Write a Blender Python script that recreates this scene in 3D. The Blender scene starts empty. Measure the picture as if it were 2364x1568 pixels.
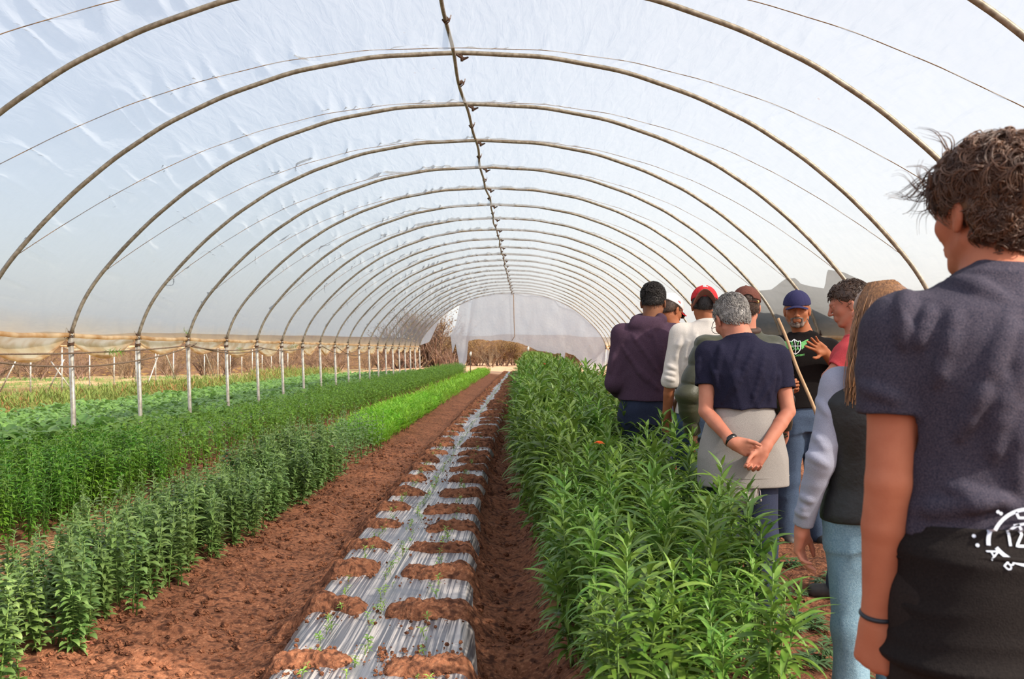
import bpy, math, random
import numpy as np
from mathutils import Vector, Matrix
from mathutils.bvhtree import BVHTree

SC = bpy.context.scene
COL = SC.collection
F = 2364 * 35 / 36.0            # focal length in pixels of the full frame
CAMZ = 1.4
VX, VY = 1213.0, 808.0          # where lines along the tunnel vanish
BAY = 2.38                      # hoop spacing

def P(px, py, Y):
    """photo pixel + distance -> point of the place"""
    return Vector(((px - VX) / F * Y, Y, CAMZ - (py - VY) / F * Y))

# ------------------------------------------------------------ camera
cd = bpy.data.cameras.new('camera')
cam = bpy.data.objects.new('camera', cd)
COL.objects.link(cam)
cam.location = (0, 0, CAMZ)
cam.rotation_euler = (math.radians(90), 0, 0)
cd.sensor_width = 36
cd.lens = 35
cd.shift_x = -31 / 2364
cd.shift_y = 24 / 2364
cd.clip_start = 0.05
cd.clip_end = 600
cd.dof.use_dof = True
cd.dof.focus_distance = 6.5
cd.dof.aperture_fstop = 7.0
SC.camera = cam

# ------------------------------------------------------------ sky and sun
w = bpy.data.worlds.new('sky')
SC.world = w
w.use_nodes = True
nt = w.node_tree
nt.nodes.clear()
sky = nt.nodes.new('ShaderNodeTexSky')
sky.sky_type = 'NISHITA'
sky.sun_disc = False
SUN_EL, SUN_AZ = math.radians(38), math.radians(121)   # azimuth from +Y clockwise (towards +X)
sky.sun_elevation = SUN_EL
sky.sun_rotation = SUN_AZ
sky.air_density = 1.0
sky.dust_density = 4.0
sky.ozone_density = 1.0
bg = nt.nodes.new('ShaderNodeBackground')
bg.inputs['Strength'].default_value = 1.45
wo = nt.nodes.new('ShaderNodeOutputWorld')
hz = nt.nodes.new('ShaderNodeMix'); hz.data_type = 'RGBA'; hz.inputs[0].default_value = .78     # high thin haze
hz.inputs[7].default_value = (1.08, 1.08, 1.10, 1)
nt.links.new(sky.outputs[0], hz.inputs[6]); nt.links.new(hz.outputs[2], bg.inputs[0])
nt.links.new(bg.outputs[0], wo.inputs[0])

sl = bpy.data.lights.new('sun', 'SUN')
sl.energy = 13.5
sl.color = (1.0, 0.90, 0.76)
sl.angle = math.radians(1.6)
so = bpy.data.objects.new('sun', sl)
COL.objects.link(so)
sdir = Vector((math.sin(SUN_AZ) * math.cos(SUN_EL), math.cos(SUN_AZ) * math.cos(SUN_EL), math.sin(SUN_EL)))
so.location = sdir * 60
so.rotation_euler = sdir.to_track_quat('Z', 'Y').to_euler()

SC.view_settings.view_transform = 'Standard'
SC.view_settings.look = 'None'
SC.view_settings.exposure = -0.78
SC.view_settings.gamma = 1.0
SC.view_settings.use_curve_mapping = False
SC.cycles.max_bounces = 8
SC.cycles.diffuse_bounces = 4
SC.cycles.transmission_bounces = 6
SC.cycles.transparent_max_bounces = 12
SC.cycles.sample_clamp_indirect = 6

# ------------------------------------------------------------ noise
_rs = np.random.RandomState(7)
_T3 = _rs.rand(32, 32, 32).astype(np.float32)

def vn3(x, y, z):
    """value noise 0..1"""
    x = np.asarray(x, np.float32); y = np.asarray(y, np.float32); z = np.asarray(z, np.float32)
    xi = np.floor(x).astype(np.int32); yi = np.floor(y).astype(np.int32); zi = np.floor(z).astype(np.int32)
    fx = x - xi; fy = y - yi; fz = z - zi
    fx = fx * fx * (3 - 2 * fx); fy = fy * fy * (3 - 2 * fy); fz = fz * fz * (3 - 2 * fz)
    x0 = xi & 31; x1 = (xi + 1) & 31; y0 = yi & 31; y1 = (yi + 1) & 31; z0 = zi & 31; z1 = (zi + 1) & 31
    T = _T3
    a = T[x0, y0, z0] * (1 - fx) + T[x1, y0, z0] * fx
    b = T[x0, y1, z0] * (1 - fx) + T[x1, y1, z0] * fx
    c = T[x0, y0, z1] * (1 - fx) + T[x1, y0, z1] * fx
    d = T[x0, y1, z1] * (1 - fx) + T[x1, y1, z1] * fx
    return (a * (1 - fy) + b * fy) * (1 - fz) + (c * (1 - fy) + d * fy) * fz

def fbm(x, y, z=0.0, o=4):
    s = 0; a = .5
    z = np.zeros_like(np.asarray(x, np.float32)) + z
    for i in range(o):
        f = 2.03 ** i
        s = s + a * vn3(x * f + 3.1 * i, y * f + 7.7 * i, z * f + 1.3 * i)
        a *= .5
    return s

# ------------------------------------------------------------ mesh helpers
def mesh_from(name, V, Fq, smooth=True, mats=None, mi=None):
    """V (n,3); Fq list of arrays (each (m,k)) or one array"""
    if isinstance(Fq, np.ndarray):
        Fq = [Fq]
    Fq = [f for f in Fq if len(f)]
    me = bpy.data.meshes.new(name)
    V = np.ascontiguousarray(V, np.float32)
    me.vertices.add(len(V))
    me.vertices.foreach_set('co', V.ravel())
    loops = np.concatenate([f.ravel() for f in Fq]).astype(np.int32)
    sizes = np.concatenate([np.full(len(f), f.shape[1], np.int32) for f in Fq])
    starts = np.concatenate([[0], np.cumsum(sizes)[:-1]]).astype(np.int32)
    me.loops.add(len(loops))
    me.loops.foreach_set('vertex_index', loops)
    me.polygons.add(len(sizes))
    me.polygons.foreach_set('loop_start', starts)
    me.polygons.foreach_set('loop_total', sizes)
    if mats:
        for m in (mats if isinstance(mats, (list, tuple)) else [mats]):
            me.materials.append(m)
    if mi is not None:
        me.polygons.foreach_set('material_index', np.ascontiguousarray(mi, np.int32))
    me.polygons.foreach_set('use_smooth', np.full(len(sizes), smooth, bool))
    me.update(calc_edges=True)
    return me

def link(name, me, parent=None, loc=None):
    o = bpy.data.objects.new(name, me)
    COL.objects.link(o)
    if parent is not None:
        o.parent = parent
    if loc is not None:
        o.location = loc
    return o

def tag(o, label=None, cat=None, group=None, kind=None):
    if label: o['label'] = label
    if cat: o['category'] = cat
    if group: o['group'] = group
    if kind: o['kind'] = kind
    return o

def empty(name, loc=(0, 0, 0), rz=0):
    o = bpy.data.objects.new(name, None)
    COL.objects.link(o)
    o.location = loc
    o.rotation_euler = (0, 0, rz)
    o.empty_display_size = .1
    return o

class MB:
    """collects pieces into one mesh"""
    def __init__(s):
        s.V = []; s.Q = []; s.T = []; s.n = 0; s.qm = []; s.tm = []
    def add(s, V, Q=None, T=None, m=0):
        V = np.asarray(V, np.float32)
        if Q is not None and len(Q):
            Q = np.asarray(Q, np.int32); s.Q.append(Q + s.n); s.qm.append(np.full(len(Q), m))
        if T is not None and len(T):
            T = np.asarray(T, np.int32); s.T.append(T + s.n); s.tm.append(np.full(len(T), m))
        s.V.append(V); s.n += len(V)
    def tube(s, pts, rad, sides=8, m=0, caps=True):
        pts = np.asarray([tuple(p) for p in pts], np.float64)
        n = len(pts)
        rad = np.full(n, rad) if np.isscalar(rad) else np.asarray(rad, float)
        tg = np.gradient(pts, axis=0)
        tg /= np.linalg.norm(tg, axis=1)[:, None] + 1e-12
        a = np.array([0, 0, 1.]) if abs(tg[0][2]) < .9 else np.array([1., 0, 0])
        u = np.cross(tg[0], a); u /= np.linalg.norm(u)
        rings = []
        an = np.linspace(0, 2 * np.pi, sides, endpoint=False)
        for i in range(n):
            u = u - tg[i] * np.dot(u, tg[i]); u /= np.linalg.norm(u) + 1e-12
            v = np.cross(tg[i], u)
            rings.append(pts[i] + rad[i] * (np.cos(an)[:, None] * u + np.sin(an)[:, None] * v))
        V = np.concatenate(rings)
        i = np.arange(n - 1)[:, None] * sides; j = np.arange(sides)[None]; k = (j + 1) % sides
        Q = np.stack([i + j, i + k, i + sides + k, i + sides + j], -1).reshape(-1, 4)
        T = None
        if caps:
            c0 = len(V); V = np.vstack([V, pts[0], pts[-1]])
            T = [(c0, (q + 1) % sides, q) for q in range(sides)] + \
                [(c0 + 1, (n - 1) * sides + q, (n - 1) * sides + (q + 1) % sides) for q in range(sides)]
        s.add(V, Q, T, m)
    def box(s, c, h, R=None, m=0):
        V = np.array([(x, y, z) for z in (-1, 1) for y in (-1, 1) for x in (-1, 1)], float) * np.array(h)
        if R is not None:
            V = V @ np.array(R).T
        s.add(V + np.array(c), [(0, 2, 3, 1), (4, 5, 7, 6), (0, 1, 5, 4), (2, 6, 7, 3), (0, 4, 6, 2), (1, 3, 7, 5)], None, m)
    def grid(s, G, m=0, flip=False):
        nx, ny = G.shape[:2]
        i = np.arange(nx - 1)[:, None] * ny; j = np.arange(ny - 1)[None]
        Q = np.stack([i + j, i + ny + j, i + ny + j + 1, i + j + 1], -1).reshape(-1, 4)
        if flip: Q = Q[:, ::-1]
        s.add(G.reshape(-1, 3), Q, None, m)
    def mesh(s, name, mats, smooth=True):
        V = np.concatenate(s.V)
        Fs = []; mi = []
        if s.Q: Fs.append(np.concatenate(s.Q)); mi.append(np.concatenate(s.qm))
        if s.T: Fs.append(np.concatenate(s.T)); mi.append(np.concatenate(s.tm))
        return mesh_from(name, V, Fs, smooth, mats, np.concatenate(mi))
    def build(s, name, mats, parent=None, smooth=True, loc=None):
        return link(name, s.mesh(name, mats, smooth), parent, loc)

# ------------------------------------------------------------ materials
MATS = {}
def S(c):
    """sRGB 0-255 -> linear rgba"""
    r = [((v / 255.) / 12.92 if v / 255. <= .04045 else ((v / 255. + .055) / 1.055) ** 2.4) for v in c]
    return (r[0], r[1], r[2], 1)

def pm(name, c1, c2=None, scale=8, rough=.7, bump=0, bscale=60, metal=0, trans=0, tcol=None, stretch=None,
       rnd=0, spec=.5, detail=4, lo=.35, hi=.65, sheen=0):
    """procedural material: two colours mixed by noise, bump, optional translucency and per-object variation"""
    if name in MATS: return MATS[name]
    m = bpy.data.materials.new(name); MATS[name] = m
    m.use_nodes = True
    N = m.node_tree.nodes; L = m.node_tree.links
    b = N['Principled BSDF']; out = N['Material Output']
    tc = N.new('ShaderNodeTexCoord')
    vec = tc.outputs['Object']
    if stretch:
        mp = N.new('ShaderNodeMapping'); mp.inputs['Scale'].default_value = stretch
        L.new(vec, mp.inputs[0]); vec = mp.outputs[0]
    col = None
    if c2 is not None:
        n = N.new('ShaderNodeTexNoise'); n.inputs['Scale'].default_value = scale; n.inputs['Detail'].default_value = detail
        L.new(vec, n.inputs['Vector'])
        r = N.new('ShaderNodeMapRange'); r.inputs[1].default_value = lo; r.inputs[2].default_value = hi
        L.new(n.outputs[0], r.inputs[0])
        mx = N.new('ShaderNodeMix'); mx.data_type = 'RGBA'
        L.new(r.outputs[0], mx.inputs[0]); mx.inputs[6].default_value = S(c1); mx.inputs[7].default_value = S(c2)
        col = mx.outputs[2]
    else:
        rg = N.new('ShaderNodeRGB'); rg.outputs[0].default_value = S(c1); col = rg.outputs[0]
    if rnd:
        oi = N.new('ShaderNodeObjectInfo')
        hs = N.new('ShaderNodeHueSaturation')
        a = N.new('ShaderNodeMapRange'); a.inputs[3].default_value = 1 - rnd; a.inputs[4].default_value = 1 + rnd
        L.new(oi.outputs['Random'], a.inputs[0]); L.new(a.outputs[0], hs.inputs['Value'])
        a2 = N.new('ShaderNodeMapRange'); a2.inputs[3].default_value = .5 - rnd * .06; a2.inputs[4].default_value = .5 + rnd * .06
        mu = N.new('ShaderNodeMath'); mu.operation = 'FRACT'; m7 = N.new('ShaderNodeMath'); m7.operation = 'MULTIPLY'; m7.inputs[1].default_value = 7.3
        L.new(oi.outputs['Random'], m7.inputs[0]); L.new(m7.outputs[0], mu.inputs[0]); L.new(mu.outputs[0], a2.inputs[0]); L.new(a2.outputs[0], hs.inputs['Hue'])
        L.new(col, hs.inputs['Color']); col = hs.outputs[0]
    L.new(col, b.inputs['Base Color'])
    b.inputs['Roughness'].default_value = rough
    b.inputs['Metallic'].default_value = metal
    b.inputs['Specular IOR Level'].default_value = spec
    if sheen:
        b.inputs['Sheen Weight'].default_value = sheen; b.inputs['Sheen Roughness'].default_value = .5
    if bump:
        n2 = N.new('ShaderNodeTexNoise'); n2.inputs['Scale'].default_value = bscale; n2.inputs['Detail'].default_value = 6
        L.new(vec, n2.inputs['Vector'])
        bp = N.new('ShaderNodeBump'); bp.inputs['Strength'].default_value = bump; bp.inputs['Distance'].default_value = .01
        L.new(n2.outputs[0], bp.inputs['Height']); L.new(bp.outputs[0], b.inputs['Normal'])
    if trans:
        t = N.new('ShaderNodeBsdfTranslucent')
        if tcol: t.inputs[0].default_value = S(tcol)
        else: L.new(col, t.inputs[0])
        ms = N.new('ShaderNodeMixShader'); ms.inputs[0].default_value = trans
        L.new(b.outputs[0], ms.inputs[1]); L.new(t.outputs[0], ms.inputs[2]); L.new(ms.outputs[0], out.inputs[0])
    return m
# ============================================================ the tunnel
XC = -0.755                      # ridge line
PROF = [(5.53, 1.60), (5.47, 1.80), (5.37, 2.06), (5.17, 2.38), (4.80, 2.81), (4.41, 3.20), (3.93, 3.60), (3.36, 3.98),
        (2.70, 4.30), (1.9, 4.58), (1.0, 4.75), (0, 4.80)]
_pp = np.array([(-x, z) for x, z in PROF] + [(x, z) for x, z in PROF[::-1][1:]])
_s = np.concatenate([[0], np.cumsum(np.linalg.norm(np.diff(_pp, axis=0), axis=1))])
ARC = _s[-1]
def prof(u):
    """u -1..1 along the hoop -> x offset, z"""
    s = (np.asarray(u) + 1) * .5 * ARC
    x = np.interp(s, _s, _pp[:, 0]); z = np.interp(s, _s, _pp[:, 1])
    return x, z
_uu = np.linspace(-1, 1, 801)
_px, _pz = prof(_uu)
_k = np.hanning(41); _k /= _k.sum()
_sx = np.convolve(np.pad(_px, 20, 'reflect', reflect_type='odd'), _k, 'valid')
_sz = np.convolve(np.pad(_pz, 20, 'reflect', reflect_type='odd'), _k, 'valid')
def prof(u):
    return np.interp(u, _uu, _sx), np.interp(u, _uu, _sz)
def pnorm(u):
    x0, z0 = prof(np.asarray(u) - .004); x1, z1 = prof(np.asarray(u) + .004)
    dx = x1 - x0; dz = z1 - z0; l = np.hypot(dx, dz) + 1e-9
    return -dz / l, dx / l       # outward
HOOPS = list(range(-5, 20))      # hoop n stands at (5.78+n) bays
def hy(n): return (5.78 + n) * BAY
YEND = hy(19)

galv = pm('galvanised_steel', (150, 140, 126), (196, 190, 178), 14, rough=.42, bump=.12, bscale=40, metal=.45)
galv_d = pm('weathered_pipe', (128, 116, 98), (170, 158, 140), 20, rough=.5, bump=.15, bscale=50, metal=.35)
rope_m = pm('cord', (150, 118, 84), (120, 92, 66), 30, rough=.9)
strap_m = pm('rusty_wire', (92, 62, 42), (60, 42, 30), 40, rough=.8, bump=.3)

def film_material(name, stain=True, op0=.53):
    m = bpy.data.materials.new(name); m.use_nodes = True
    N = m.node_tree.nodes; L = m.node_tree.links; N.clear()
    out = N.new('ShaderNodeOutputMaterial')
    g = N.new('ShaderNodeNewGeometry'); sp = N.new('ShaderNodeSeparateXYZ'); L.new(g.outputs['Position'], sp.inputs[0])
    n1 = N.new('ShaderNodeTexNoise'); n1.inputs['Scale'].default_value = 1.3; n1.inputs['Detail'].default_value = 5
    L.new(g.outputs['Position'], n1.inputs['Vector'])
    # dust stain along the lower edge
    ad = N.new('ShaderNodeMath'); ad.operation = 'MULTIPLY_ADD'; ad.inputs[1].default_value = -.22; L.new(n1.outputs[0], ad.inputs[0]); L.new(sp.outputs[2], ad.inputs[2])
    mr = N.new('ShaderNodeMapRange'); mr.inputs[1].default_value = 1.44; mr.inputs[2].default_value = 1.80; mr.inputs[3].default_value = 1; mr.inputs[4].default_value = 0
    L.new(ad.outputs[0], mr.inputs[0])
    pw = N.new('ShaderNodeMath'); pw.operation = 'MULTIPLY'; pw.inputs[1].default_value = .85 if stain else 0; L.new(mr.outputs[0], pw.inputs[0])
    # fine dust mottling and specks
    n2 = N.new('ShaderNodeTexNoise'); n2.inputs['Scale'].default_value = 7; n2.inputs['Detail'].default_value = 8; L.new(g.outputs['Position'], n2.inputs['Vector'])
    mm = N.new('ShaderNodeMix'); mm.data_type = 'RGBA'; mm.inputs[6].default_value = (.275, .285, .29, 1); mm.inputs[7].default_value = (.335, .335, .33, 1)
    L.new(n2.outputs[0], mm.inputs[0])
    ms = N.new('ShaderNodeMix'); ms.data_type = 'RGBA'; ms.inputs[7].default_value = S((236, 208, 168)); L.new(pw.outputs[0], ms.inputs[0]); L.new(mm.outputs[2], ms.inputs[6])
    v = N.new('ShaderNodeTexVoronoi'); v.inputs['Scale'].default_value = 3.1; L.new(g.outputs['Position'], v.inputs['Vector'])
    vs = N.new('ShaderNodeMapRange'); vs.inputs[1].default_value = .035; vs.inputs[2].default_value = .06; vs.inputs[3].default_value = 1; vs.inputs[4].default_value = 0
    L.new(v.outputs['Distance'], vs.inputs[0])
    n3 = N.new('ShaderNodeTexNoise'); n3.inputs['Scale'].default_value = .5; L.new(g.outputs['Position'], n3.inputs['Vector'])
    gt = N.new('ShaderNodeMath'); gt.operation = 'GREATER_THAN'; gt.inputs[1].default_value = .56; L.new(n3.outputs[0], gt.inputs[0])
    mu = N.new('ShaderNodeMath'); mu.operation = 'MULTIPLY'; L.new(vs.outputs[0], mu.inputs[0]); L.new(gt.outputs[0], mu.inputs[1])
    m3 = N.new('ShaderNodeMix'); m3.data_type = 'RGBA'; m3.inputs[7].default_value = S((140, 110, 80)); L.new(mu.outputs[0], m3.inputs[0]); L.new(ms.outputs[2], m3.inputs[6])
    col = m3.outputs[2]
    # creases
    mp = N.new('ShaderNodeMapping'); mp.inputs['Scale'].default_value = (1.6, .35, 1.6); L.new(g.outputs['Position'], mp.inputs[0])
    n4 = N.new('ShaderNodeTexNoise'); n4.inputs['Scale'].default_value = 5; n4.inputs['Detail'].default_value = 7; n4.inputs['Distortion'].default_value = .6; L.new(mp.outputs[0], n4.inputs['Vector'])
    bp = N.new('ShaderNodeBump'); bp.inputs['Strength'].default_value = .8; bp.inputs['Distance'].default_value = .04; L.new(n4.outputs[0], bp.inputs['Height'])
    tr = N.new('ShaderNodeBsdfTransparent'); tr.inputs[0].default_value = (.96, .98, 1, 1)
    tl = N.new('ShaderNodeBsdfTranslucent'); L.new(col, tl.inputs[0]); L.new(bp.outputs[0], tl.inputs['Normal'])
    df = N.new('ShaderNodeBsdfDiffuse'); L.new(col, df.inputs[0]); L.new(bp.outputs[0], df.inputs['Normal'])
    gl = N.new('ShaderNodeBsdfGlossy'); gl.inputs['Roughness'].default_value = .35; L.new(bp.outputs[0], gl.inputs['Normal'])
    a = N.new('ShaderNodeMixShader'); a.inputs[0].default_value = .34; L.new(tl.outputs[0], a.inputs[1]); L.new(df.outputs[0], a.inputs[2])
    c = N.new('ShaderNodeMixShader'); c.inputs[0].default_value = .04; L.new(a.outputs[0], c.inputs[1]); L.new(gl.outputs[0], c.inputs[2])
    d = N.new('ShaderNodeMixShader'); L.new(c.outputs[0], d.inputs[2]); L.new(tr.outputs[0], d.inputs[1])
    # stained film lets less through
    op = N.new('ShaderNodeMapRange'); op.inputs[3].default_value = op0; op.inputs[4].default_value = .86; L.new(pw.outputs[0], op.inputs[0])
    L.new(op.outputs[0], d.inputs[0])
    L.new(d.outputs[0], out.inputs[0])
    return m
film = film_material('greenhouse_film')
filmend = film_material('skylit_end_film', stain=False, op0=.80)
for _n in filmend.node_tree.nodes:  # bluer, paler copy of the film: sky light put into its colour
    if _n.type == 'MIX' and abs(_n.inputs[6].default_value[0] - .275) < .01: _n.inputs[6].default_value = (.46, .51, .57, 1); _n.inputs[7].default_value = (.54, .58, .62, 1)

dusty = pm('dusty_film', (244, 226, 196), (222, 190, 146), 3.5, rough=.6, trans=.68, bump=.5, bscale=14, lo=.38, hi=.62)
def rope_off(u):
    """how far the rope lies behind hoop n, as part of a bay"""
    a = np.abs(u)
    return .80 * (1 - np.clip((a - .0) / .86, 0, 1) ** 2.2) + .0

def build_film():
    y0 = hy(-5); nb = 24
    na = 620
    u = np.linspace(-1, 1, na)
    ys = []
    for b in range(nb):
        k = 22 if b < 10 else 12
        ys += list(hy(-5 + b) + BAY * np.arange(k) / k)
    ys = np.array(ys + [YEND])
    U, Y = np.meshgrid(u, ys, indexing='ij')
    X, Z = prof(U); NX, NZ = pnorm(U)
    t = ((Y - y0) / BAY) % 1.0
    r = rope_off(U)
    s = U * ARC / 2
    # film pulled in under the rope, taut over the hoops
    pull = np.where(t < r, t / np.maximum(r, .02), (1 - t) / np.maximum(1 - r, .02))
    pull = np.clip(pull, 0, 1) ** 1.4
    side = np.clip(1 - np.abs(U) / .95, 0, 1) ** .5
    d = .035 - .13 * pull * side
    bay = np.floor((Y - y0) / BAY)
    # creases running from rope to hoop
    n = vn3((s + (t - r) * .35) / .17 + bay * 5.3, t * 1.4 + bay * 3.7, bay * .77)
    ridg = 1 - np.abs(2 * n - 1)
    n2 = vn3((s - t * .25) / .45 + bay * 1.9, t * 1.2, bay * 1.3 + 9)
    near = np.exp(-((t - r - .12) / .28) ** 2)
    left = np.clip(.25 + .75 * (-(U - .15)) * 1.6, .22, 1)
    edge = np.clip((1 - np.abs(U)) / .12, 0, 1) * np.clip(t / .05, 0, 1) * np.clip((1 - t) / .06, 0, 1)
    d = d + (.12 * (ridg ** 4 - .2) * near + .05 * (n2 - .5) * (.4 + near)) * left * edge
    G = np.stack([XC + X + NX * d, Y, Z + NZ * d], -1)
    mb = MB(); mb.grid(G)
    return mb.build('ceiling', film)
ceil = build_film()
tag(ceil, kind='structure')

def hoop_mesh():
    u = np.linspace(-1, 1, 121)
    x, z = prof(u)
    return [(a, 0, b) for a, b in zip(x, z)]
GH = 'steel hoops of the tunnel'
mb = MB(); mb.tube(hoop_mesh(), .026, 10)
me_h = mb.mesh('hoop', galv_d)
rnd = random.Random(3)
# swivel clip between hoop and ridge pole
mb = MB(); mb.tube([(-.03, -.05, 4.76), (.05, .03, 4.735), (.1, .05, 4.76)], [.012, .02, .01], 7); mb.tube([(.02, 0, 4.8), (.03, .0, 4.70)], .017, 7)
me_c = mb.mesh('clamp', strap_m)
# wire wrapped where hoop meets the post
def wrap_mesh(sd):
    mb = MB()
    for k in range(5):
        an = np.linspace(0, 2 * np.pi, 14) + k
        r = .036 + .01 * rnd.random()
        tilt = rnd.uniform(-.5, .5)
        mb.tube([(sd * 5.53 + r * math.cos(a), r * math.sin(a), 1.57 + .02 * k + tilt * r * math.cos(a)) for a in an], .006, 5)
    for k in range(4):
        a = rnd.uniform(0, 6.28)
        mb.tube([(sd * 5.53, 0, 1.6), (sd * 5.53 + .05 * math.cos(a), .07 * math.sin(a), 1.6 + rnd.uniform(.02, .12)),
                 (sd * 5.53 + .06 * math.cos(a), .14 * math.sin(a), 1.56)], [.006, .004, .003], 5)
    return mb.mesh('wire_tie', strap_m)
me_w = [wrap_mesh(-1), wrap_mesh(1)]
NAMEH = {-1: 'steel hoop whose crown shows nearest the top of the picture with both legs in view',
         -2: 'steel hoop crossing the upper corners with its crown just above the picture',
         -3: 'steel hoop overhead that only shows its leg in the top right corner'}
for n in HOOPS:
    o = link('hoop', me_h, None, (XC, hy(n), 0))
    tag(o, 'curved galvanised steel hoop holding up the film, one of the row', 'hoop', GH)
    if n in NAMEH:
        o['label'] = NAMEH[n]
    link('clamp', me_c, o)
    link('wire_tie', me_w[0], o); link('wire_tie', me_w[1], o)

# ridge pole, gently wavy
pts = []
for k in range(160):
    y = hy(-5) + (YEND + .3 - hy(-5)) * k / 159
    pts.append((XC - .055 + .018 * math.sin(y * .9) + .012 * math.sin(y * 2.3 + 1), y, 4.745 + .012 * math.sin(y * 1.1 + 2)))
mb = MB(); mb.tube(pts, .021, 10)
rp = mb.build('ridge_pole', galv_d)
tag(rp, 'long steel ridge pole running down the crown of the tunnel under the hoops', 'pole')
for n in HOOPS:
    y = hy(n) + 1.1; mb = MB()
    mb.tube([(XC - .055, y, 4.70), (XC - .02, y, 4.73), (XC - .0, y + .01, 4.80)], .008, 5)
    mb.tube([(XC - .08, y, 4.73), (XC - .03, y + .0, 4.77)], .026, 6)
    mb.build('joint_tie', strap_m, rp)

# cords pressing the film down
for b, n in enumerate(HOOPS[:-1]):
    u = np.linspace(-.90, .90, 110)
    x, z = prof(u); nx, nz = pnorm(u)
    y = hy(n) + rope_off(u) * BAY
    side = np.clip(1 - np.abs(u) / .95, 0, 1) ** .5
    d = .042 - .13 * side
    mb = MB(); mb.tube(np.stack([XC + x + nx * d, y, z + nz * d], -1), .0042, 5)
    o = mb.build('cord', rope_m)
    tag(o, 'thin cord arching over the film between two hoops', 'cord', 'hold-down cords over the film')

# posts
mbp = MB(); mbp.tube([(0, 0, -.10), (-.012, 0, .35), (-.055, 0, 1.62)], [.034, .034, .034], 12)
me_p = mbp.mesh('post', galv)
mbb = MB()
for k in range(3):
    mbb.tube([(-.052 + .041 * math.cos(a), .041 * math.sin(a), 1.50 - .02 * k + .01 * math.sin(a + k)) for a in np.linspace(0, 6.28, 13)], .008, 5)
me_b = mbb.mesh('binding', strap_m)
GP = 'steel posts along the left edge of the tunnel'
for n in HOOPS:
    o = link('support_post', me_p, None, (XC - 5.53 + .055, hy(n), 0))
    tag(o, 'slim galvanised steel post under the left eave, one of the row', 'post', GP)
    if n == 0: o['label'] = 'thickest steel post under the left eave, nearest the left picture edge'
    if n == 1: o['label'] = 'second steel post from the left edge, under the left eave of the tunnel'
    if n == 2: o['label'] = 'third steel post from the left edge, below a fresh green sprout'
    link('binding', me_b, o)
    if n >= 1:
        o = link('support_post', me_p, None, (XC + 5.53 - .055, hy(n), 0)); o.rotation_euler = (0, 0, math.pi)
        tag(o, 'steel post under the right eave of the tunnel, behind the group of people', 'post', 'steel posts along the right edge')
        link('binding', me_b, o)

# rolled film edge along both eaves and the drooping skirt between posts
def eave_roll(sd):
    mb = MB(); pts = []
    for k in range(400):
        y = hy(-5) + (YEND - hy(-5)) * k / 399
        t = ((y - hy(-5)) / BAY) % 1
        pts.append((XC + sd * (5.545 + .01 * math.sin(y * 3)), y, 1.605 - .02 * math.sin(math.pi * t) + .004 * math.sin(y * 7)))
    mb.tube(pts, .031, 8)
    return mb.build('eave_roll', dusty)
o = eave_roll(-1); tag(o, 'dusty rolled film edge running along the left eave of the tunnel', 'film roll')
o = eave_roll(1); tag(o, 'rolled film edge along the right eave behind the people', 'film roll')

def skirt(sd, n0, n1, depth, X0, z0=1.60, name='film_skirt'):
    mb = MB()
    rr = random.Random(5 + int(sd))
    for n in range(n0, n1):
        k = 26
        ts = np.linspace(0, 1, k); vs = np.linspace(0, 1, 12)
        T, Vv = np.meshgrid(ts, vs, indexing='ij')
        dp = depth * rr.uniform(.75, 1.25)
        sk = rr.uniform(-.25, .25)
        tt = np.clip(T + sk * T * (1 - T), 0, 1)
        prof_ = np.sin(np.pi * tt) ** .8 * dp + .03
        fold = .035 * np.sin(Vv * 9 + 2 * np.sin(np.pi * T) + n) * np.sin(np.pi * T)
        y = hy(n) + BAY * T
        z = z0 - prof_ * Vv + .01 * np.sin(T * 30 + n)
        x = X0 + sd * (.05 + .10 * np.sin(np.pi * Vv * .9) * np.sin(np.pi * T)) + fold * .8
        mb.grid(np.stack([x, y, z], -1))
        # thick gathered hem
        pts = [(X0 + sd * .06 + .03 * math.sin(5 * a + n), hy(n) + BAY * a, z0 - (math.sin(math.pi * min(1, max(0, a + sk * a * (1 - a)))) ** .8 * dp + .03)) for a in np.linspace(0.0, 1.0, 26)]
        mb.tube(pts, [.012 + .016 * math.sin(math.pi * i / 25) for i in range(26)], 7)
    return mb.build(name, dusty)
o = skirt(-1, -5, 19, .27, XC - 5.53); tag(o, 'tan dusty film hanging in scallops between the left posts', 'film skirt')
o = skirt(1, 0, 19, .22, XC + 5.53); tag(o, 'loose film hanging in scallops under the right eave', 'film skirt')

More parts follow.
